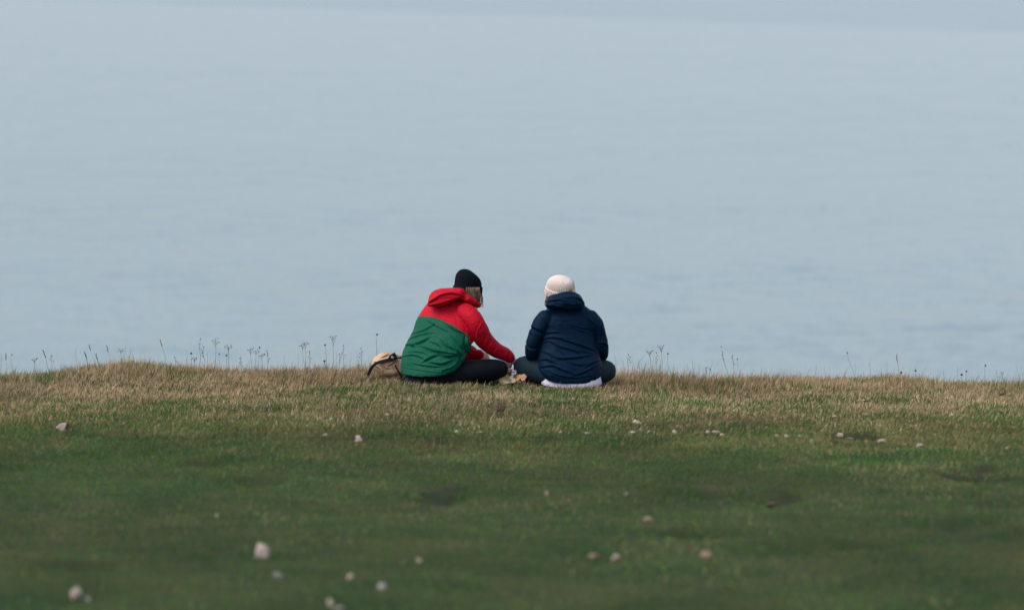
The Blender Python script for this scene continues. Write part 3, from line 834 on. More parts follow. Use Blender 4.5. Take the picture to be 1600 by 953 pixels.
navy_lines = [
    ([(190, 485), (300, 466), (400, 490), (520, 530), (640, 572), (700, 600)], .017, 2.4), ([(210, 515), (260, 503), (340, 548), (430, 572), (570, 622)], .013, 2.4),
    ([(185, 595), (260, 622), (340, 660), (480, 657), (660, 632)], .015, 2.6), ([(195, 445), (260, 422), (350, 420)], .010, 2.2), ([(440, 340), (560, 380), (660, 392)], .007, 2.2),
    ([(450, 365), (540, 402), (620, 425)], .007, 2.2), ([(590, 275), (650, 318), (695, 365)], .009, 2.4), ([(150, 685), (230, 672), (300, 700), (340, 725)], .013, 2.4),
    ([(165, 745), (290, 732), (380, 770), (490, 808)], .013, 2.6), ([(470, 825), (580, 790), (700, 728)], .013, 2.6), ([(230, 772), (350, 822), (500, 842), (660, 820)], .010, 2.2),
    ([(590, 745), (660, 702), (725, 680)], .010, 2.4), ([(85, 345), (130, 352), (175, 385)], .005, 2.2), ([(55, 430), (110, 440), (150, 470)], .008, 2.4),
    ([(45, 560), (90, 570), (130, 560)], .009, 2.2), ([(60, 640), (95, 650), (130, 640)], .008, 2.2), ([(705, 525), (755, 520), (795, 545)], .013, 2.4), ([(705, 625), (745, 645), (790, 630)], .010, 2.2),
    ([(715, 430), (750, 440), (785, 430)], .007, 2.4), ([(705, 340), (740, 380), (770, 390)], .007, 2.4), ([(250, 360), (210, 430), (180, 520), (165, 610)], .012, 3.0),
    ([(690, 300), (700, 400), (695, 520), (700, 610)], .010, 2.6), ([(300, 560), (380, 610), (440, 650)], .008, 2.0), ([(420, 690), (520, 720), (620, 715)], .009, 2.2),
    ([(500, 590), (600, 600), (690, 625)], .008, 2.0), ([(260, 290), (400, 310), (560, 290)], .004, 3.0), ([(215, 640), (260, 680), (310, 690)], .009, 2.2), ([(330, 480), (420, 470), (520, 500)], .006, 2.0)]
co = crease(co, nr, [(a, d * (.2 if k in (12, 13, 14, 15, 17, 18, 19) else .5 if k == 16 else .75), w * .9) for k, (a, d, w) in enumerate(lines_from(navy_lines, *S3))])
jacketB = attach(finish('jacket', co, fa, M['navy'], None), person_b)
mb = MB()
hood_loft(mb, [(852, 478, 2.5, .03), (854.5, 474, 7, .06), (861, 471.5, 10.5, .085), (872, 470, 12.5, .10), (884, 469.2, 14, .105), (896, 469.6, 13.5, .10), (905, 471, 11, .085), (910.5, 474, 7, .06), (913, 478, 2.5, .03)], 26.74)
mb.tube([P(861, 474, 26.76), P(858, 477, 26.84), P(860, 480, 26.94)], [.030, .026, .022], 12)
mb.tube([P(903, 470, 26.72), P(908, 475, 26.82), P(902, 480, 26.94)], [.030, .026, .022], 12)
co, fa, nr = fuse(mb, .0055, 4)
co = ruffle(co, nr, .005, 14, 16, 90)
hoodB_lines = [([(215, 172), (300, 168), (400, 192), (450, 200), (540, 190), (585, 165)], .010, 1.6), ([(240, 130), (350, 118), (430, 132)], .008, 2.0), ([(420, 150), (500, 168), (570, 148)], .009, 2.0),
               ([(300, 85), (400, 52), (480, 50), (540, 75)], .008, 1.8), ([(480, 90), (540, 110), (570, 150)], .008, 2.0), ([(360, 95), (420, 100), (470, 92)], .006, 1.8)]
co = crease(co, nr, lines_from(hoodB_lines, *S3))
hB = obj('hood', co, fa, M['navy']); hB.parent = jacketB
# white shirt tail hanging out below the jacket
v, f = [], []
NT = 60
for i in range(NT + 1):
    t = math.pi * (1 + i / NT)                       # round the back
    c, s = math.cos(t), math.sin(t)
    sag = (abs(s)) ** .9
    wob = .004 * math.sin(i * .9) + .003 * math.sin(i * 2.3 + 1)
    for j, (hz, ex, out_) in enumerate(((.088, .0, 0), (.060, .004, .002), (.030, .010, .008), (.004, .016, .014), (.000, .008, .008), (.03, -.004, 0), (.085, -.012, 0))):
        base = P(893, 603, 26.74)
        zz = base[2] + hz + (1 - sag) * .022 - .004
        v.append((base[0] + c * (.196 + ex + wob * .4), base[1] - .015 + s * (.104 + out_ + wob * .4), zz))
for i in range(NT):
    for j in range(6):
        a = i * 7 + j
        f.append((a, a + 7, a + 8, a + 1))
attach(obj('shirt', v, f, M['shirt']), person_b)
cB = P(874.5, 459.5, 26.82)
TB = rot_axes((-.62, .75, -.30), (.10, -.26, 1))
cuffB = [(-.012, .092, .098), (-.012, .098, .104), (.004, .101, .107), (.026, .101, .107), (.038, .101, .107), (.045, .097, .102), (.045, .090, .096)]
v, f = cap(cB, TB, cuffB, 50, .085, 9, 10)
crownB = [(.034, .091, .097), (.050, .094, .099), (.070, .093, .098), (.090, .087, .092), (.108, .075, .080), (.121, .058, .062), (.129, .038, .040), (.133, .018, .019), (.134, .0005, .0005)]
v2, f2 = cap(cB, TB, crownB, 50, .095, .034, .134, (0, -.006))
hatB = attach(obj('beanie', v2, f2, M['knit_white']), person_b)
cu = obj('cuff', v, f, M['knit_white']); cu.parent = hatB
mb = MB(); mb.loft([(P(890.5, 453.5, 26.728 + q), np.array((.017, .0, 0)), np.array((0, .0, .011))) for q in (0, .004)], 16, 5); pt = mb.obj('leather_tag', M['leather']); pt.parent = hatB
paths = []
for i in range(46):
    x0 = 851.5 + 8 * random.random(); yy = 26.76 + .10 * random.random(); dx = random.uniform(-1, 1)
    paths.append([P(x0 + 2, 456, yy), P(x0 + 1, 464, yy - .01), P(x0 + dx - .5, 471, yy), P(x0 + dx * 1.5 - .5, 476 + random.uniform(-3, 2), yy + .02)])
attach(locks(paths, M['hair_blond'], None), person_b)

# ------------------------------------------------------------------ bag lying beside the left person
bag = bpy.data.objects.new('bag', None); link(bag); bag.empty_display_size = .1
bag.location = P(606, 588, 27.0)
tag(bag, 'tan canvas bag with black straps lying on the grass beside the green jacket', 'bag')
mb = MB()
BY = 27.0
rows = [((582, 571), 5, .05), ((584, 570), 9, .075), ((589, 569.5), 13, .095), ((596, 568.5), 17.5, .105), ((602, 568.5), 18.8, .105), ((612, 569.5), 17.5, .105), ((622, 572), 14.5, .10), ((634, 573), 13.5, .10), ((644, 574), 11, .09), ((648, 574), 5, .06)]
mb.loft([(P(c[0], c[1], BY), np.array((-.06, 0, 1.0)) * (h / SC), np.array((0, d, 0))) for c, h, d in [(tuple(r[:2]), r[2], r[3]) for r in spline([(a[0], a[1], h, d) for a, h, d in rows], 26)]], 28, 2.8)
co, fa, nr = fuse(mb, .005, 3)
co = ruffle(co, nr, .012, 13, 15, 120)
SB = (13.6, 565, 535)
co = crease(co, nr, [(a, d * 1.9, w) for a, d, w in lines_from([([(290, 520), (380, 560), (420, 660)], .008, 1.8), ([(560, 520), (600, 480), (720, 430)], .009, 1.6), ([(420, 330), (500, 300), (600, 250)], .006, 1.5), ([(640, 470), (700, 560), (800, 680)], .010, 1.6), ([(440, 470), (520, 560), (620, 560)], .007, 1.8), ([(250, 420), (400, 440), (560, 400), (800, 340)], .010, 1.5)], *SB)])
bagbody = attach(obj('bag_body', co, fa, M['tan']), bag)
def ribbon(name, pts, width, thick, mat, root, parent=None):
    q = spline([tuple(P(*p)) for p in pts], 4 * len(pts))
    mb = MB(); rings = []
    for i, p in enumerate(q):
        d = q[min(i + 1, len(q) - 1)] - q[max(i - 1, 0)]; d /= np.linalg.norm(d)
        nrm = np.array((0, -1.0, .25)); nrm -= d * np.dot(nrm, d); nrm /= np.linalg.norm(nrm)
        a = np.cross(d, nrm)
        rings.append((p, a * width / 2, nrm * thick / 2))
    mb.loft(rings, 12, 6)
    o = mb.obj(name, mat)
    if parent is not None: o.parent = parent
    else: attach(o, root)
    return o
ribbon('strap', [(575, 586, 26.91), (578, 580, 26.90), (581, 574, 26.89), (586, 569, 26.885), (592, 566, 26.88), (599, 564, 26.875), (606, 562, 26.87)], .022, .004, M['strap'], bag)
ribbon('strap', [(604, 562.5, 26.872), (612, 561.5, 26.875), (619, 560, 26.88), (628, 558.3, 26.90)], .012, .004, M['strap'], bag)
ribbon('strap', [(617, 570, 26.89), (620, 576, 26.885), (624, 583, 26.885), (628, 590, 26.89)], .010, .004, M['strap'], bag)
mb = MB()
# black lining of the open mouth
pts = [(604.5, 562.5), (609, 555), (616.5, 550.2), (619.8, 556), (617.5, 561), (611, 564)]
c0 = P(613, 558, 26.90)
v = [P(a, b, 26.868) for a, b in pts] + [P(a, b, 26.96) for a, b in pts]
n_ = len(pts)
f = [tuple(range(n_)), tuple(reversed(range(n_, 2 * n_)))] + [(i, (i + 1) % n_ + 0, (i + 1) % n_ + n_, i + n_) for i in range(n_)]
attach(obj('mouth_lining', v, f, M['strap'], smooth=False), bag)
mb = MB(); mb.loft([(P(613.5, 558.5, 26.860 + q), np.array((.010, 0, -.006)), np.array((.004, 0, .007))) for q in (0, .006)], 12, 5)
attach(mb.obj('buckle', M['buckle']), bag)
ribbon('flap', [(617, 557.5, 26.93), (621, 557, 26.93), (626, 558, 26.93), (634, 559, 26.94)], .03, .008, M['tan'], bag)

# ------------------------------------------------------------------ picnic between the two
def crumple(name, cx, cy, y, w, d, h, mat, seed, rot=0, tilt=0):
    n = 14
    v, f = [], []
    r_ = np.random.default_rng(seed)
    base = P(cx, cy, y)
    for i in range(n):
        for j in range(n):
            a, b = i / (n - 1) - .5, j / (n - 1) - .5
            x_, y_ = a * w, b * d
            zz = h * (vnoise(np.array([a * 5 + seed]), np.array([b * 5]), seed)[0] + .5 * vnoise(np.array([a * 11]), np.array([b * 11 + seed]), seed + 1)[0]) * (1.1 - 1.2 * (a * a + b * b)) + tilt * b * d
            ca, sa = math.cos(rot), math.sin(rot)
            v.append((base[0] + ca * x_ - sa * y_ + r_.normal(0, .002), base[1] + sa * x_ + ca * y_, base[2] + zz))
    for i in range(n - 1):
        for j in range(n - 1):
            f.append((i * n + j, (i + 1) * n + j, (i + 1) * n + j + 1, i * n + j + 1))
    o = obj(name, v, f, mat, smooth=False)
    md = o.modifiers.new('thick', 'SOLIDIFY'); md.thickness = .0015
    return o
def spotted(name, cols, scale, rough=.35):
    m, n, l, b = base_mat(name)
    tc = n.new("ShaderNodeTexCoord"); vo = n.new("ShaderNodeTexVoronoi"); vo.inputs['Scale'].default_value = scale
    l.new(tc.outputs['Object'], vo.inputs['Vector'])
    sp = n.new("ShaderNodeSeparateColor"); l.new(vo.outputs['Color'], sp.inputs[0])
    cr = n.new("ShaderNodeValToRGB"); cr.color_ramp.interpolation = 'CONSTANT'
    e = cr.color_ramp.elements
    e[0].color = cols[0]; e[1].color = cols[1]; e[1].position = 1 / len(cols)
    for i, c in enumerate(cols[2:]):
        q = e.new((i + 2) / len(cols)); q.color = c
    l.new(sp.outputs[0], cr.inputs[0]); l.new(cr.outputs[0], b.inputs['Base Color'])
    b.inputs['Roughness'].default_value = rough
    return m
o = crumple('paper_wrapper', 797, 594, 26.82, .19, .16, .045, spotted('printed paper', [(.55, .40, .22, 1), (.62, .52, .36, 1), (.40, .22, .09, 1), (.50, .42, .12, 1), (.70, .63, .55, 1)], 34), 3, .3, .40)
tag(o, 'tan and cream crumpled food paper on the grass between the two people', 'wrapper')
o = crumple('snack_packet', 816, 594, 26.78, .075, .07, .035, plain('orange packet', (.55, .19, .06, 1), .45, .3, (.55, .36, .24, 1), 24), 9, -.5, .4)
tag(o, 'orange snack packet by the left knee of the person in navy', 'packet')
o = crumple('sweet_wrapper', 802, 587, 26.84, .07, .06, .045, spotted('purple and white foil', [(.25, .20, .55, 1), (.75, .74, .80, 1), (.68, .66, .74, 1), (.40, .16, .10, 1)], 60, .25), 14, .9, .4)
tag(o, 'small purple and white foil wrapper lying on the food paper', 'wrapper')
o = crumple('lettuce_leaf', 790, 588, 26.86, .08, .07, .055, plain('lettuce green', (.22, .30, .05, 1), .5, .3, (.34, .38, .12, 1), 40), 21, .2)
tag(o, 'yellow green leafy food beside the black knee', 'food')
def clear_mat():
    m, n, l, b = base_mat('clear plastic')
    b.inputs['Base Color'].default_value = (.85, .88, .9, 1); b.inputs['Roughness'].default_value = .15
    b.inputs['Transmission Weight'].default_value = .35; b.inputs['IOR'].default_value = 1.2
    return m
o = crumple('plastic_bag', 799, 583, 26.94, .085, .06, .115, clear_mat(), 31, .2, .3)
tag(o, 'crumpled clear plastic bag standing between the two knees', 'plastic bag')
o = crumple('picnic_cloth', 806, 599, 26.86, .26, .22, .010, plain('dark blue cloth', (.010, .014, .020, 1), .8, .1), 41, .1)
tag(o, 'dark cloth spread on the grass under the food', 'cloth')

# ------------------------------------------------------------------ stones scattered over the turf
def rock_mesh(seed, mat, rough=.38):
    import bmesh
    bm = bmesh.new(); bmesh.ops.create_icosphere(bm, subdivisions=3, radius=.5)
    r_ = np.random.default_rng(seed)
    cuts = [(Vector(r_.normal(0, 1, 3)).normalized(), r_.uniform(.20, .42)) for _ in range(13)]
    for v in bm.verts:
        for nrm, dd in cuts:
            k = v.co.dot(nrm) - dd
            if k > 0: v.co -= nrm * k * .97
        v.co *= 1 + rough * (vnoise(np.array([v.co.x * 5 + seed]), np.array([v.co.y * 5 + v.co.z * 4]), seed)[0] - .5)
    me = bpy.data.meshes.new('stone'); bm.to_mesh(me); bm.free()
    me.polygons.foreach_set('use_smooth', [True] * len(me.polygons))
    me.materials.append(mat)
    return me
def stone_mat(name, c, c2, sc=14):
    m = plain(name, c, .9, .15, c2, sc)
    n, l = m.node_tree.nodes, m.node_tree.links
    t = n.new("ShaderNodeTexNoise"); t.inputs['Scale'].default_value = 9; t.inputs['Detail'].default_value = 6
    bp = n.new("ShaderNodeBump"); bp.inputs['Strength'].default_value = .5; bp.inputs['Distance'].default_value = .05
    tc = n.new("ShaderNodeTexCoord"); l.new(tc.outputs['Object'], t.inputs['Vector'])
    l.new(t.outputs[0], bp.inputs['Height']); l.new(bp.outputs[0], n['Principled BSDF'].inputs['Normal'])
    return m
def half_mat():
    m = stone_mat('half dark flint', (.46, .38, .32, 1), (.045, .035, .03, 1), 3)
    n, l = m.node_tree.nodes, m.node_tree.links
    mx = next(q for q in n if q.type == 'MIX'); tc = n.new("ShaderNodeTexCoord"); sp = n.new("ShaderNodeSeparateXYZ")
    l.new(tc.outputs['Object'], sp.inputs[0])
    t = next(q for q in n if q.type == 'TEX_NOISE')
    ad = n.new("ShaderNodeMath"); ad.operation = 'MULTIPLY_ADD'; ad.inputs[1].default_value = .5; l.new(t.outputs[0], ad.inputs[0]); l.new(sp.outputs[0], ad.inputs[2])
    r = n.new("ShaderNodeMapRange"); r.inputs['From Min'].default_value = .20; r.inputs['From Max'].default_value = .34
    l.new(ad.outputs[0], r.inputs['Value']); l.new(r.outputs[0], mx.inputs['Factor'])
    return m
SM = {'white': stone_mat('chalk', (.60, .51, .44, 1), (.26, .21, .16, 1), 6), 'cream': stone_mat('cream flint', (.52, .43, .33, 1), (.38, .30, .22, 1)),
      'tan': stone_mat('tan flint', (.38, .27, .18, 1), (.28, .19, .12, 1)), 'grey': stone_mat('weathered flint', (.30, .28, .24, 1), (.22, .20, .17, 1)),
      'half': half_mat(), 'brown': stone_mat('brown clod', (.22, .155, .12, 1), (.05, .035, .025, 1), 5), 'pink': stone_mat('pinkish flint', (.50, .36, .28, 1), (.38, .26, .20, 1))}
RM = {c: [rock_mesh(i * 13 + 5 + sum(map(ord, c)), SM[c], 1.1 if c == 'brown' else .38) for i in range(3)] for c in SM}
# px, py, width, height, colour, label
STONES = [
 (410, 863, 29, 26, 'white', 'largest white stone in the blurred foreground turf, left of the middle'),
 (120, 927, 26, 27, 'white', 'white stone near the bottom left corner of the picture'),
 (137, 936, 13, 9, 'grey', 'small grey stone touching the white one in the bottom left corner'),
 (434, 899, 20, 10, 'grey', 'flat greyish stone just below the largest white stone'),
 (549, 901, 15, 13, 'cream', 'round cream pebble in the foreground between two flat grey stones'),
 (597, 916, 24, 11, 'grey', 'flat grey stone in the foreground, lower right of the cream pebble'),
 (516, 942, 16, 13, 'cream', 'cream stone at the bottom rim of the picture, upper of the touching pair'),
 (532, 951, 24, 10, 'grey', 'long stone cut by the bottom rim of the picture'),
 (656, 876, 10, 9, 'cream', 'lone small pebble low in the foreground left of the middle'),
 (339, 806, 8, 8, 'cream', 'lone pebble in the dark green turf above left of the largest white stone'),
 (965, 871, 18, 13, 'cream', 'cream stone low in the foreground right of the middle'),
 (1102, 868, 24, 13, 'tan', 'broad tan stone low in the foreground right of the cream one'),
 (926, 869, 17, 8, 'tan', 'faint flat tan stone left of the cream foreground stone'),
 (1013, 811, 14, 11, 'pink', 'pinkish stone alone in the green turf below the navy jacket'),
 (855, 771, 9, 9, 'tan', 'small tan stone in the middle of the green foreground'),
 (979, 772, 7, 6, 'grey', 'tiny grey stone right of the small tan one in the green foreground'),
 (1205, 791, 20, 8, 'brown', 'flat brown clod in the dark hollow on the right'),
 (101, 668.5, 24, 13, 'half', 'big flint, pale on one side and dark on the other, at far left'),
 (557, 685, 20, 14, 'half', 'half dark, half pale flint below the tan bag'),
 (508.6, 679.5, 11, 9, 'white', 'white pebble just left of the half dark flint below the bag'),
 (517, 654.5, 9, 5, 'white', 'small flat white stone above the white pebble, below the bag'),
 (605, 648, 10, 5, 'white', 'flat white chip below the left end of the green jacket'),
 (657, 644, 9, 4, 'white', 'flat white chip straight below the middle of the green jacket'),
 (780, 641.7, 19, 14, 'brown', 'knobbly brown clod in front of the two people'),
 (778, 655.5, 5, 4, 'cream', 'tiny cream stone just below the brown clod'),
 (845, 655, 8, 5, 'cream', 'small cream stone below the left knee of the person in navy'),
 (712, 674, 10, 7, 'white', 'pale stone in the green turf below the black leggings'),
 (750, 676, 14, 5, 'grey', 'flat pale stone right of the one below the black leggings'),
 (877, 675, 7, 6, 'cream', 'pale pebble in the turf straight below the navy jacket'),
 (918, 677, 14, 5, 'grey', 'flat grey stone below the right side of the navy jacket'),
 (76.6, 630.5, 10, 5, 'white', 'flat white stone far left, uppermost above the big flint'),
 (101, 642, 7, 5, 'cream', 'small cream stone straight above the big flint at far left'),
 (144, 655.6, 6, 4, 'tan', 'tiny tan stone upper right of the big flint'),
 (321.5, 657.5, 12, 4, 'brown', 'flat brown clod in the turf on the left side'),
 (382, 645, 4, 3, 'white', 'tiny white chip in the turf left of the bag'),
 (422, 650, 4, 4, 'tan', 'tiny tan chip in the turf left of the bag'),
 (996, 660, 18, 6, 'white', 'long white stone right of the people, above a row of stones'),
 (989, 675.7, 13, 6, 'white', 'white flat stone, first from the left in the row right of the people'),
 (1014.7, 674.8, 9, 7, 'white', 'small white stone, second from the left in the row right of the people'),
 (1054, 675.7, 12, 7, 'cream', 'cream stone, third from the left in the row right of the people'),
 (1088.5, 677.5, 12, 4, 'tan', 'flat tan stone left of the brightest stone of the row'),
 (1105.4, 674.8, 10, 8, 'white', 'brightest white stone in the middle of the row right of the people'),
 (1120, 675, 14, 5, 'pink', 'flat pinkish stone right of the brightest stone of the row'),
 (1128, 678.6, 10, 6, 'cream', 'cream stone in front of the flat pinkish one in the row'),
 (1215, 681, 8, 5, 'cream', 'small cream stone, left one of a pair past the row'),
 (1229, 681.5, 10, 6, 'cream', 'cream stone, right one of a pair past the row'),
 (1251, 682, 10, 6, 'grey', 'greyish stone left of the dark hollow on the right'),
 (1267, 688.5, 9, 6, 'grey', 'greyish stone lower left of the dark hollow on the right'),
 (1313, 680, 13, 8, 'white', 'white stone at the left end of the dark hollow on the right'),
 (1328, 685, 12, 6, 'pink', 'pinkish stone in the dark hollow beside the white one'),
 (1354.5, 690, 9, 6, 'tan', 'tan stone at the lower rim of the dark hollow'),
 (1377, 689, 20, 7, 'white', 'long white stone at the right end of the dark hollow'),
 (1415, 694.5, 8, 5, 'tan', 'small tan stone between the long white and the larger white stone'),
 (1439, 696, 15, 9, 'white', 'large white stone right of the dark hollow'),
 (1575, 700.5, 9, 6, 'tan', 'tan stone at the right rim of the picture'),
 (1160.5, 631, 9, 4, 'white', 'flat white chip in the dry grass right of the people, upper of two'),
 (1146, 642, 11, 5, 'cream', 'flat cream chip in the dry grass right of the people, lower of two'),
 (1011, 640, 6, 4, 'tan', 'small tan stone in the dry grass just right of the navy jacket'),
 (1267, 613.8, 6, 4, 'white', 'tiny white chip close under the grass edge on the right'),
 (1281.5, 634.6, 5, 4, 'white', 'tiny white chip in the right half, top one of a short column'),
 (1280.5, 647.7, 6, 4, 'cream', 'tiny cream chip, second one of a short column on the right'),
 (1254, 655, 6, 4, 'cream', 'tiny cream chip left of the short column on the right'),
 (1305, 651, 9, 5, 'cream', 'small cream stone right of the short column of chips'),
 (1306.7, 656.4, 5, 3, 'tan', 'tiny tan chip straight below the small cream stone on the right'),
 (1350, 625.7, 12, 5, 'white', 'bright flat white stone in the grass on the right'),
 (1354.5, 648, 11, 4, 'tan', 'flat tan stone below the bright flat white one'),
 (1396, 607, 9, 4, 'pink', 'pinkish stone half sunk in dry grass near the right edge line'),
 (1425, 626, 5, 3, 'white', 'tiny white chip right of the bright flat white stone'),
 (1455, 651.4, 5, 4, 'tan', 'tiny tan chip left of the pointed white stone'),
 (1478.7, 629.5, 7, 4, 'white', 'small white chip above the pointed white stone'),
 (1488, 648.4, 14, 8, 'white', 'pointed white stone at the right side of the turf'),
 (1510, 634.5, 9, 4, 'tan', 'flat tan stone upper right of the pointed white stone'),
 (1541, 608, 11, 7, 'pink', 'pinkish stone in the dry grass near the right end of the edge'),
 (1565, 618, 10, 5, 'brown', 'dark clod under the pinkish stone at far right'),
 (1565, 650, 4, 3, 'white', 'tiny white chip at far right'),
 (723, 632.5, 4, 3, 'white', 'tiny white chip below the black leggings, lower one of two'),
 (727.4, 629.6, 5, 3, 'white', 'tiny white chip below the black leggings, upper one of two'),
 (794.6, 633.5, 4, 3, 'white', 'tiny white chip right above the brown clod'),
]
for i, (px_, py_, w_, h_, c_, lab) in enumerate(STONES):
    g = ground_pt(px_, py_ + h_ * .30)
    o = link(bpy.data.objects.new('stone' if c_ != 'brown' else 'clod', RM[c_][i % 3]))
    k = g[1] / 6000
    hh = max(h_ * k * 1.1, .018)
    o.location = (g[0], g[1], g[2] + hh * (.20 if c_ != 'brown' else .50) + .002)
    o.rotation_euler = (random.uniform(-.3, .3), random.uniform(-.3, .3), random.choice((0, 3.14)) + random.uniform(-.5, .5))
    o.scale = (w_ * k * 1.12, w_ * k * random.uniform(.8, 1.1), hh * (1.25 if h_ > 9 else 1.0))
    if c_ == 'half': o.rotation_euler = (.1, .1, .2 if px_ < 200 else 2.9)
    tag(o, lab, 'stone' if c_ != 'brown' else 'clod', 'stones scattered over the turf')
# a bit of dark blue litter in the dry grass on the left
g = ground_pt(294.5, 614)
mb = MB(); mb.tube([g + np.array((-.008, 0, .0)), g + np.array((0, 0, .03)), g + np.array((.006, 0, .055))], [.014, .012, .006], 8, flat=.5)
tag(mb.obj('litter', plain('blue grey plastic', (.06, .075, .09, 1), .6, .2)), 'small blue grey scrap standing in the dry grass on the left', 'litter')

# ------------------------------------------------------------------ dry stems along the edge
STEM_M = [plain('dry stem brown', (.20, .155, .115, 1), .8, .1), plain('dry stem straw', (.30, .23, .155, 1), .8, .1), plain('dry stem grey', (.25, .22, .175, 1), .8, .1)]
HEAD_M = [plain('seed head dark', (.075, .062, .05, 1), .9, .1), plain('seed head straw', (.26, .19, .125, 1), .9, .1), plain('seed head grey', (.18, .155, .125, 1), .9, .1)]
# base px, base py, top px, top py, head kind, tone, thickness
STEMS = [
 (1, 582, 1, 552, 'bare', 2, 1), (10, 582, 9, 553, 'plume', 1, .7), (20, 582, 18.5, 555, 'bud', 1, .8), (52, 580, 54, 561, 'umbel', 0, 1), (79, 580, 67.7, 548.5, 'plume', 0, 1.1),
 (83, 578, 81, 556, 'fork', 1, .7), (118, 570, 118.6, 543, 'bare', 2, .9), (139, 574, 132.5, 551, 'plume', 0, 1.6), (153, 568, 139, 540, 'plume', 1, .5), (158, 567, 150, 554, 'plume', 0, 1),
 (174, 566, 167, 541, 'plume', 1, .7), (190, 566, 188, 547, 'umbel', 2, .9), (203, 563, 203, 539, 'bare', 1, .7), (263, 568, 250.6, 532, 'plume', 1, .9), (274, 574, 273, 558, 'fork', 1, .9),
 (296, 576, 290, 545, 'bare', 1, .8), (301, 576, 298.7, 553, 'bud', 0, 1.1), (304, 577, 303.7, 560, 'umbel', 0, .9), (311, 577, 313, 529.5, 'fork', 2, 1.2), (319, 577, 318.4, 542, 'fork', 2, 1.2),
 (326, 578, 323, 547, 'bare', 2, .8), (336, 578, 337, 531, 'umbel', 2, 1.3), (343, 578, 342.5, 554, 'bud', 2, .9), (354, 578, 354, 556, 'bud', 0, 1), (358, 577, 356.5, 541, 'umbel', 0, 1.3), (377, 577, 375, 560, 'fork', 1, .9),
 (394, 577, 391.5, 545, 'umbel', 2, 1.1), (399, 577, 400, 548, 'umbel', 2, 1), (403, 577, 405.5, 544, 'bud', 0, .9), (409, 577, 409.6, 554, 'umbel', 0, 1), (418, 577, 417, 548, 'fork', 0, 1.1),
 (445, 577, 444.7, 554, 'bare', 2, .9), (467, 577, 466, 553, 'bare', 1, .8), (480, 576, 472, 538, 'umbel', 1, 1.1), (479, 576, 476.5, 535.5, 'umbel', 2, 1.2), (485, 576, 483.5, 549, 'fork', 1, .8),
 (510, 577, 508, 540, 'bud', 0, 1), (507, 578, 507, 565, 'bud', 0, 1.2), (519, 577, 520, 527.5, 'umbel', 2, 1.2), (524, 577, 525, 547, 'bare', 1, .7), (529, 577, 530, 553, 'fork', 1, .8), (535, 577, 536.6, 540, 'fork', 2, .9),
 (548, 579, 548, 558, 'bare', 1, .7), (568, 579, 564, 544, 'fork', 2, 1.1), (589.5, 580, 589, 523.5, 'bud', 2, 1.2), (808, 582, 797.7, 534, 'bare', 2, .8),
 (961, 590, 960, 551, 'bare', 2, .8), (980, 589, 982, 554, 'fork', 2, 1), (1021, 588, 1015, 549, 'umbel', 0, 1.2), (1025, 588, 1025.5, 551, 'fork', 2, 1), (1033, 588, 1032, 541, 'umbel', 2, 1.2), (1034, 588, 1036, 556, 'bare', 1, .7), (1043, 589, 1043.5, 553.5, 'bud', 2, .9),
 (1081, 592, 1082, 560, 'bare', 2, .9), (1095, 592, 1092.5, 568, 'bare', 1, .8), (1102, 592, 1103, 575, 'fork', 0, .9), (1118, 590, 1110, 578, 'bud', 0, .9), (1142, 589, 1126.8, 541.5, 'fork', 2, 1.2), (1152, 589, 1144, 556, 'fork', 2, 1), (1158, 589, 1152, 562, 'bud', 2, .8),
 (1275, 588, 1275, 569, 'bare', 1, .8), (1290, 588, 1288, 573, 'bare', 1, .7), (1338, 588, 1324, 552, 'bud', 2, .9), (1336, 588, 1336, 565, 'bare', 1, .8), (1360, 588, 1359.6, 561, 'bare', 2, .9), (1390, 588, 1385.5, 563, 'bare', 1, .7),
 (1407.6, 589, 1401, 555, 'plume', 1, 1.2), (1408.5, 590, 1408, 583, 'bud', 0, 1.2), (1431, 590, 1430.6, 580, 'bud', 0, 1.1), (1475, 594, 1474.6, 577, 'bare', 2, .9), (1497, 595, 1495.5, 571, 'bare', 2, .9), (1503, 596, 1502.6, 586, 'bud', 0, 1.3), (1510, 596, 1510, 581, 'bud', 0, 1),
 (1540, 598, 1539.6, 572, 'bud', 0, 1), (1558, 600, 1557, 577, 'bare', 2, 1), (1566, 600, 1565, 582, 'fork', 2, .8), (1595, 602, 1587, 566, 'bare', 2, .8)]
REGIONS = [(-10, 100, 'at the far left'), (100, 215, 'on the grassy hump'), (215, 330, 'right of the grassy hump'), (330, 385, 'in the tall group'),
           (385, 425, 'in the tight bunch'), (425, 500, 'past the tight bunch'), (500, 600, 'by the tan bag'), (600, 900, 'between the two people'),
           (900, 1060, 'beside the navy jacket'), (1060, 1200, 'at the leaning clump'), (1200, 1370, 'in the right half'), (1370, 1450, 'by two low dark buds'), (1450, 1610, 'at the far right')]
ORD = ['first', 'second', 'third', 'fourth', 'fifth', 'sixth', 'seventh', 'eighth', 'ninth', 'tenth', 'eleventh']
LOOK = {'bare': 'thin bare dry stem', 'plume': 'dry stem with narrow plume', 'bud': 'dry stem with round dark head', 'umbel': 'dry stem with branched umbel head', 'fork': 'forked dry stem'}
seen = {}
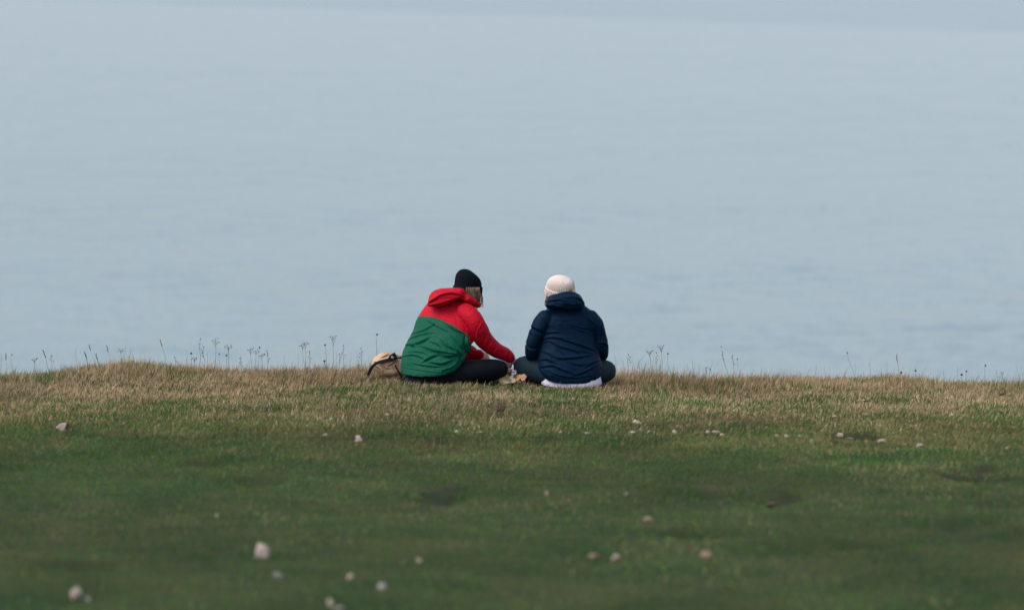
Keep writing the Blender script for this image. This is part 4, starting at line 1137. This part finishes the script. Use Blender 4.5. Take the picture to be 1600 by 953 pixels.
for st in sorted(STEMS, key=lambda q: q[0]):
    bx, by, tx, ty, kind_, tone, th = st
    y_ = 27.45 + random.uniform(-.12, .12)
    top = P(tx, ty, y_)
    x_ = P(bx, by, y_)[0]
    base = np.array((x_, y_, float(ground(np.array([x_]), np.array([y_]))[0]) - .02))
    L = np.linalg.norm(top - base)
    r0 = .0015 * th
    mb = MB()
    mid_ = [base + (top - base) * t + np.array((random.uniform(-.012, .012), random.uniform(-.012, .012), 0)) * math.sin(t * 3.1) * L * 3 for t in (.25, .5, .75)]
    q = spline([base, *mid_, top], 10)
    mb.tube(q, [r0 * (1 - .45 * i / 9) for i in range(10)], 5, round_ends=False)
    hd = MB()
    d = q[-1] - q[-3]; d /= np.linalg.norm(d)
    if kind_ == 'bare':
        for t_ in (5, 7):
            e = q[t_] + np.array((random.uniform(-.015, .015), random.uniform(-.01, .01), random.uniform(.008, .02)))
            mb.tube([q[t_], e], [r0 * .6, r0 * .4], 4, round_ends=False)
    elif kind_ == 'bud':
        hd.ball(top + d * .004, .0062 * th + .001, .0062 * th, .0058 * th, n=7)
        hd.tube([top + d * .006, top + d * .014], [.003 * th, .0012], 5)
    elif kind_ == 'plume':
        for i in range(14):
            s_ = i / 13
            b_ = top - d * .045 * s_ * min(1.3, .6 + th * .5)
            e = b_ + d * .010 + np.array((random.uniform(-1, 1), random.uniform(-1, 1), .3)) * .0055
            hd.tube([b_, e], [.0022, .0010], 4, round_ends=False)
    elif kind_ == 'umbel':
        for i in range(7):
            a_ = i * 2.4
            b_ = q[7] + (q[9] - q[7]) * random.random() * .8
            e = top + np.array((math.cos(a_) * .020, math.sin(a_) * .020, random.uniform(-.012, .010))) * th
            mb.tube([b_, (b_ + e) / 2 + d * .004, e], [r0 * .6, r0 * .55, r0 * .5], 4, round_ends=False)
            hd.ball(e, .0036, .0036, .0032, n=5)
    else:
        for i in range(3):
            a_ = random.uniform(0, 6.28)
            b_ = q[5 + i]
            e = b_ + d * random.uniform(.02, .035) + np.array((math.cos(a_), math.sin(a_), .2)) * random.uniform(.008, .018)
            mb.tube([b_, (b_ + e) / 2 + d * .003, e], [r0 * .65, r0 * .6, r0 * .5], 4, round_ends=False)
            hd.ball(e, .0035, .0035, .005, n=5)
        hd.ball(top, .004, .004, .006, n=5)
    root = mb.obj('dry_stem', STEM_M[tone])
    if hd.v:
        ho = hd.obj('seed_head', HEAD_M[tone], root)
        if kind_ != 'bud': ho['kind'] = 'stuff'
    reg = next(r for r in REGIONS if r[0] <= bx < r[1])
    k_ = seen.get(reg[2], 0); seen[reg[2]] = k_ + 1
    tag(root, f"{LOOK[kind_]}, {ORD[k_]} from the left {reg[2]}", 'dry stem', 'dry stems along the cliff edge')
